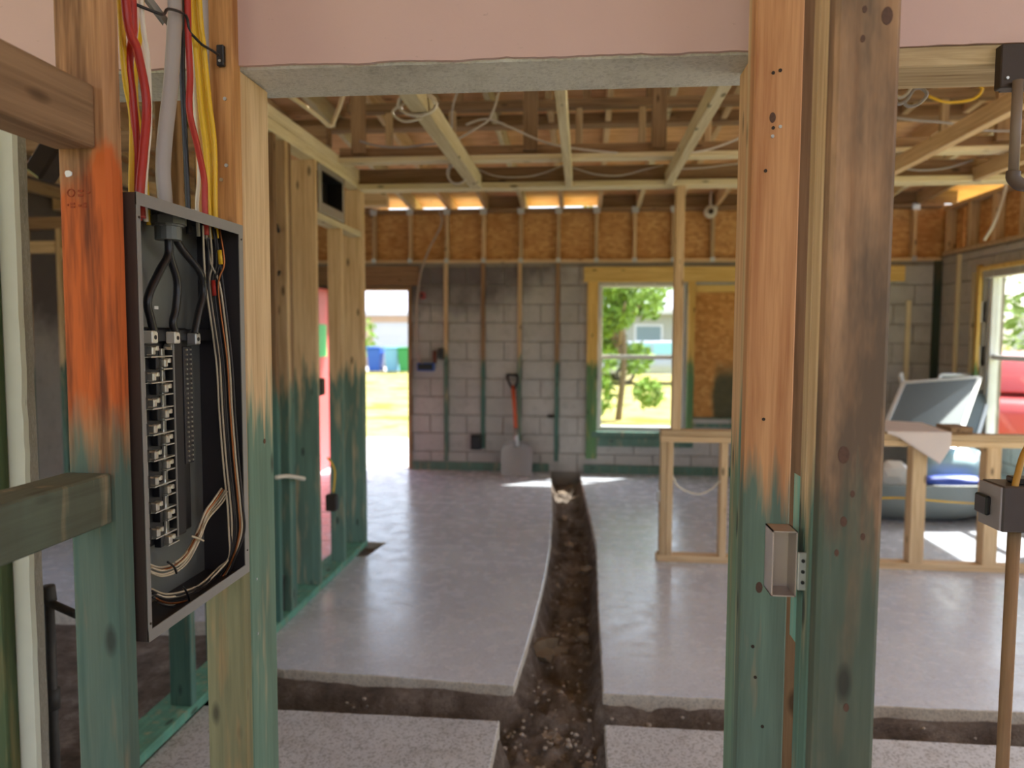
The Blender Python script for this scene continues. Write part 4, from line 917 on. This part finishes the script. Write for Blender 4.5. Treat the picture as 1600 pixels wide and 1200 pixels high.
def frame_sheet(name, lb, TLc, TRc, BLc, BRc, fr, mat_s, cat, th=.02):
    n = emp(name, (BLc+BRc)/2, lb, cat); P = [TLc, TRc, BRc, BLc]; nrm = (TRc-TLc).cross(BLc-TLc).normalized()
    for a, b in zip(P, P[1:]+P[:1]): bar('frame_rail', a, b, th, fr, GALV if 0 else plain('screen_frame', (214, 216, 214), .35, .4), n, nrm, .002)
    bm = bmesh.new(); vv = [bm.verts.new(p-nrm*s) for s in (-.002, .002) for p in P]
    for f in ((0, 1, 2, 3), (7, 6, 5, 4), (0, 4, 5, 1), (1, 5, 6, 2), (2, 6, 7, 3), (3, 7, 4, 0)): bm.faces.new([vv[i] for i in f])
    bmesh.ops.recalc_face_normals(bm, faces=bm.faces); obj('mesh', bm, mat_s, n); return n
TLc, TRc = at(1412, 598, 1, 7.0), at(1531, 590, 1, 7.0); BLc, BRc = at(1372, 690, 1, 6.35), at(1493, 700, 1, 6.35)
frame_sheet('window_screen', 'big grey framed screen lying tilted over the tub', TLc, TRc, BLc, BRc, .035, MESHM, 'screen')
frame_sheet('window_screen', 'narrow silver framed screen leaning behind the big tilted one', at(1470, 586, 1, 7.3), at(1556, 586, 1, 7.3), at(1440, 690, 1, 6.95), at(1522, 700, 1, 6.95), .03, MESHM, 'screen')
tag(bar('batten', at(1407, 585, 1, 7.3), at(1420, 640, 1, 7.0), .03, .05, WHITEM, None), 'pale batten leaning at the corner of the big screen', 'batten')
# drywall scrap draped over the low partition
bm = bmesh.new()
prof = [(1.93, 5.30, .915), (2.30, 5.22, .905), (2.32, 4.86, .886), (1.93, 4.855, .886)]
vt = [bm.verts.new(p) for p in prof]; bm.faces.new(vt[::-1])
f2 = [bm.verts.new((2.0, 4.845, .86)), bm.verts.new((2.24, 4.82, .70)), bm.verts.new((2.31, 4.84, .80))]
bm.faces.new((vt[3], vt[2], f2[2], f2[1], f2[0]))
g_ = bmesh.ops.extrude_face_region(bm, geom=list(bm.faces)); bmesh.ops.translate(bm, verts=[v for v in g_['geom'] if isinstance(v, bmesh.types.BMVert)], vec=(0, -.003, .012)); bmesh.ops.recalc_face_normals(bm, faces=bm.faces)
tag(obj('drywall_scrap', bm, DRYW), 'torn pale drywall sheet bent over the low partition plate', 'drywall')
tag(box('timber_offcut', 2.335, 2.47, 4.9, 5.1, .885, .925, W['browny'], None), 'short brown timber offcut lying on the low partition by the drywall', 'timber')
# pebbles and crumbs over the trench dirt
rk = random.Random(21); bm = bmesh.new()
for i in range(900):
    if i < 500: y = rk.uniform(2.2, 7.9); x = rk.uniform(interp(TL, y)+.03, interp(TR, y)-.03)
    else: y = rk.uniform(2.78, 3.0); x = rk.uniform(-1.5, 1.85)
    r = rk.uniform(.004, .012)*(1.4 if rk.random() < .1 else 1); z = dirtz(x, y)+r*.3
    g_ = bmesh.ops.create_icosphere(bm, subdivisions=1, radius=r)
    for v in g_['verts']: v.co = Vector((x, y, z))+Vector((v.co.x*rk.uniform(.7, 1.3), v.co.y*rk.uniform(.7, 1.3), v.co.z*rk.uniform(.5, 1)))
tag(obj('pebbles', bm, plain('pebble', (176, 164, 152), .9, 0, .35, 9), DFLOOR), None, None, None, 'stuff')
# rocks and rubble in the trench
rk = random.Random(5); nr = 0
spots = [(.03, 3.9, .035), (-.175, 3.66, .075), (-.12, 2.95, .03), (-.05, 2.62, .05), (.02, 2.5, .04), (-.2, 2.45, .06), (-.15, 2.7, .035), (-.22, 2.6, .045), (.04, 2.75, .03), (-.55, 2.92, .03), (-.9, 2.9, .035), (-1.2, 2.93, .03), (.05, 5.0, .04), (-.1, 5.5, .03), (-.15, 6.4, .035), (-.05, 7.3, .05), (-.2, 7.6, .06), (-.1, 7.8, .06), (.25, 2.93, .03), (.75, 2.95, .03), (1.5, 2.9, .03), (-.08, 2.9, .02), (.0, 4.2, .025), (-.16, 4.7, .03)]
lbl = {1: 'brown boulder against the left trench wall under the slab edge'}
for i, (x, y, r) in enumerate(spots):
    z = dirtz(x, y)+r*.25
    tag(blob('rock', (x, y, z), (r*1.15, r*.95, r*.7), ROCKM if i != 1 else plain('brown_rock', (120, 104, 84), .9, 0, .2), i*3.3, None, .8, 2), lbl.get(i, 'small rough stone lying in the dirt of the trench'), 'rock', 'stones in the trench')
# ================================================================== OUTDOORS
def leafmat(name, a, b):
    n = NT(name); c = n.mix(n.noise(n.pos((1, 1, 1), False), 3, 3), s2l(a), s2l(b)); return n.out(c, .7, spec=.2)
LEAF = leafmat('yellow_green_leaves', (138, 168, 58), (92, 134, 44)); LEAF2 = leafmat('light_leaves', (160, 180, 86), (104, 142, 60)); BARK = plain('bark', (136, 118, 98), .9, 0, .2, 12)
def tree(lb, x, y, h, r, mat, seed, low=.25, n=2600, ls=.12):
    rr = random.Random(seed); e = emp('tree', (x, y, -.16), lb, 'tree', 'trees outside the house')
    bm = bmesh.new(); atube(bm, [(x, y, -.2), (x+.1, y, h*.3), (x-.05, y+.1, h*.6), (x, y, h*.85)], [.07*h/4, .02], 8, 4)
    for k in range(6):
        a = rr.uniform(0, 6.28); z = h*rr.uniform(.25, .6); atube(bm, [(x, y, z), (x+r*.4*math.cos(a), y+r*.4*math.sin(a), z+h*.12), (x+r*.75*math.cos(a), y+r*.75*math.sin(a), z+h*.2)], [.05, .015], 5, 3)
    obj('trunk', bm, BARK, e, True)
    cl = [(rr.uniform(-1, 1)*r*.7, rr.uniform(-1, 1)*r*.7, rr.uniform(low, .92)*h, rr.uniform(.25, .5)*r) for _ in range(22)]
    V = []; Fc = []
    for i in range(n):
        cx_, cy_, cz_, cr = rr.choice(cl); d = Vector((rr.gauss(0, 1), rr.gauss(0, 1), rr.gauss(0, 1))).normalized()*cr*rr.uniform(.5, 1.05)
        p = Vector((x+cx_, y+cy_, cz_))+d; u = Vector((rr.gauss(0, 1), rr.gauss(0, 1), rr.gauss(0, 1))).normalized(); v = u.orthogonal().normalized(); s_ = ls*rr.uniform(.6, 1.3); b = len(V)
        V += [p-u*s_, p+v*s_*.45, p+u*s_, p-v*s_*.45]; Fc.append((b, b+1, b+2, b+3))
    me = bpy.data.meshes.new('foliage'); me.from_pydata(V, [], Fc); me.materials.append(mat); o = bpy.data.objects.new('foliage', me); link(o, e); o.location = -e.location; o['kind'] = 'stuff'
tree('yellow-green tree filling the left of the back window', .7, 14.5, 4.0, .95, LEAF, 4, .05, 5200, .085)
tree('leafy tree seen through the right side window', 10.5, 16.0, 5.5, 2.2, LEAF2, 9, .25, 3000, .15)
tree('small roadside tree seen through the doorway', -11.0, 33.5, 4.0, 1.3, LEAF, 12, .2, 1200, .16)
tree('shrubby tree at the right of the side window', 14, 21, 5, 2.4, LEAF, 15, .1, 2000, .16)
def wheelie(lb, x, y, mat):
    e = emp('wheelie_bin', (x, y, -.14), lb, 'bin'); bm = bmesh.new()
    abox(bm, x-.3, x+.3, y-.35, y+.35, -.10, .86, .02)
    for v in bm.verts:
        if v.co.z < .3: v.co.x = x+(v.co.x-x)*.78; v.co.y = y+(v.co.y-y)*.78
    obj('body', bm, mat, e); box('lid', x-.32, x+.32, y-.4, y+.38, .86, .95, mat, e, .03)
    for s in (-1, 1):
        bm = bmesh.new(); acyl(bm, (x+s*.27, y+.28, -.04), (x+s*.21, y+.28, -.04), .1, 12); obj('wheel', bm, BLACK, e)
    bm = bmesh.new(); acyl(bm, (x-.25, y+.43, .85), (x+.25, y+.43, .85), .02, 8); obj('handle', bm, BLACK, e)
wheelie('blue wheelie bin standing by the road', -8.95, 31.2, plain('blue_bin', (40, 92, 190), .5)); wheelie('pale blue wheelie bin beside the blue one', -8.2, 31.3, plain('pale_bin', (120, 180, 220), .5)); wheelie('green wheelie bin on its own by the road', -7.55, 31, plain('green_bin', (44, 140, 84), .5))
HW = plain('house_cream', (206, 178, 156), .8, 0, .05, 3); HROOF = plain('house_roof', (176, 176, 188), .7, 0, .1, 6); HWH = plain('house_white', (206, 208, 214), .6, 0, .03, 6)
def house(lb, x0, x1, y0, y1, ze, zr, wm, garage=None, wins=()):
    e = emp('house', ((x0+x1)/2, (y0+y1)/2, -.16), lb, 'house'); box('wall', x0, x1, y0, y1, -.16, ze, wm, e, 0)
    bm = bmesh.new(); ym = (y0+y1)/2; o_ = .5
    a = [bm.verts.new(p) for p in ((x0-o_, y0-o_, ze), (x1+o_, y0-o_, ze), (x1+o_, y1+o_, ze), (x0-o_, y1+o_, ze))]; b = [bm.verts.new(p) for p in ((x0+2.5, ym, zr), (x1-2.5, ym, zr))]
    for f in ((a[0], a[1], b[1], b[0]), (a[2], a[3], b[0], b[1]), (a[1], a[2], b[1]), (a[3], a[0], b[0]), (a[3], a[2], a[1], a[0])): bm.faces.new(f)
    obj('roof', bm, HROOF, e); box('fascia', x0-o_, x1+o_, y0-o_-.03, y0-o_, ze-.15, ze+.06, HWH, e, 0)
    if garage:
        g = box('garage_door', garage[0], garage[1], y0-.05, y0, -.14, 2.1, HWH, e, .01)
        for k in range(3): box('panel', garage[0]+.1, garage[1]-.1, y0-.065, y0-.05, .05+.68*k, .6+.68*k, HWH, g, .01)
    for (a_, b_, c_, d_) in wins:
        f = box('window', a_, b_, y0-.05, y0, c_, d_, HWH, e, .01); box('pane', a_+.1, b_-.1, y0-.06, y0-.05, c_+.1, d_-.1, plain('far_glass', (120, 140, 150), .1), f, 0)
house('cream house with garage door across the road behind the bins', -17, -6.2, 38, 46, 2.6, 4.4, HW, (-11.0, -8.3), ((-8.0, -7.0, .9, 2.0), (-14, -12.5, .9, 2.0)))
house('grey walled house behind the tree of the back window', -1, 13, 34, 42, 2.6, 4.6, plain('house_grey', (164, 166, 160), .8, 0, .05, 3), (4.6, 7.2), ((2.3, 3.6, .9, 2.0),))
house('white house far beyond the right side window', 24, 38, 34, 44, 2.7, 4.8, HWH, None, ((26, 28, .9, 2.1),))
# cars
def car(lb, loc, rot, paint, cat='car'):
    e = emp('car', loc, lb, cat); e.rotation_euler.z = rot
    def put(nm, bm, mat, smooth=False, par=None):
        me = bpy.data.meshes.new(nm); bmesh.ops.recalc_face_normals(bm, faces=bm.faces); bm.to_mesh(me); bm.free(); me.materials.append(mat)
        if smooth:
            for p in me.polygons: p.use_smooth = True
        o = bpy.data.objects.new(nm, me); link(o, par or e); return o
    L, Wd = 4.4, 1.75
    body = [(-2.2, .35), (-2.2, .72), (-2.05, .86), (-1.2, .95), (1.35, .95), (2.1, .82), (2.2, .55), (2.2, .35)]
    cab_ = [(-1.75, .95), (-1.25, 1.42), (.45, 1.45), (1.25, .95)]
    def ext(poly, w0, w1):
        bm = bmesh.new(); a = [bm.verts.new((x, -w0 if z < 1.2 else -w1, z)) for x, z in poly]; b = [bm.verts.new((x, w0 if z < 1.2 else w1, z)) for x, z in poly]
        bm.faces.new(a); bm.faces.new(b[::-1]); n = len(poly)
        for i in range(n): bm.faces.new((a[i], b[i], b[(i+1) % n], a[(i+1) % n]))
        return bm
    b1 = ext(body, Wd/2, Wd/2); bmesh.ops.bevel(b1, geom=b1.edges[:], offset=.05, segments=2, affect='EDGES', profile=.5); put('body', b1, paint, True)
    b1 = ext(cab_, Wd/2-.06, Wd/2-.2); bmesh.ops.bevel(b1, geom=b1.edges[:], offset=.04, segments=2, affect='EDGES', profile=.5); put('cabin', b1, paint, True)
    gm = plain('car_glass', (150, 206, 210), .08)
    for s in (-1, 1):
        for q in ([(-1.45, 1.0), (-1.15, 1.34), (-.45, 1.36), (-.45, 1.0)], [(-.38, 1.0), (-.38, 1.36), (.40, 1.38), (.98, 1.0)]):
            bm = bmesh.new(); bm.faces.new([bm.verts.new((x, s*(Wd/2-.055-(.14*(z-.95)/.5)+.008), z)) for x, z in q]); g_ = bmesh.ops.extrude_face_region(bm, geom=list(bm.faces)); bmesh.ops.translate(bm, verts=[v for v in g_['geom'] if isinstance(v, bmesh.types.BMVert)], vec=(0, -s*.03, 0)); put('side_window', bm, gm)
    for x in (-1.35, 1.35):
        for s in (-1, 1):
            bm = bmesh.new(); acyl(bm, (x, s*(Wd/2-.18), .33), (x, s*(Wd/2+.02), .33), .33, 20); wl_ = put('wheel', bm, BLACK); bm = bmesh.new(); acyl(bm, (x, s*(Wd/2), .33), (x, s*(Wd/2+.03), .33), .22, 16); put('hub_cap', bm, SILV, False, wl_)
    for s in (-1, 1):
        bm = bmesh.new(); abox(bm, 2.14, 2.215, s*.6-.18, s*.6+.18, .62, .76, .02); put('headlamp', bm, HWH)
car('red car parked outside the right side window', (6.75, 11.2, -.16), math.radians(62), plain('red_car_paint', (204, 84, 84), .3, 0, .03))
car('silver car parked behind the tree of the back window', (2.6, 26, -.14), math.radians(10), plain('silver_paint', (176, 182, 190), .25, .2, .03))
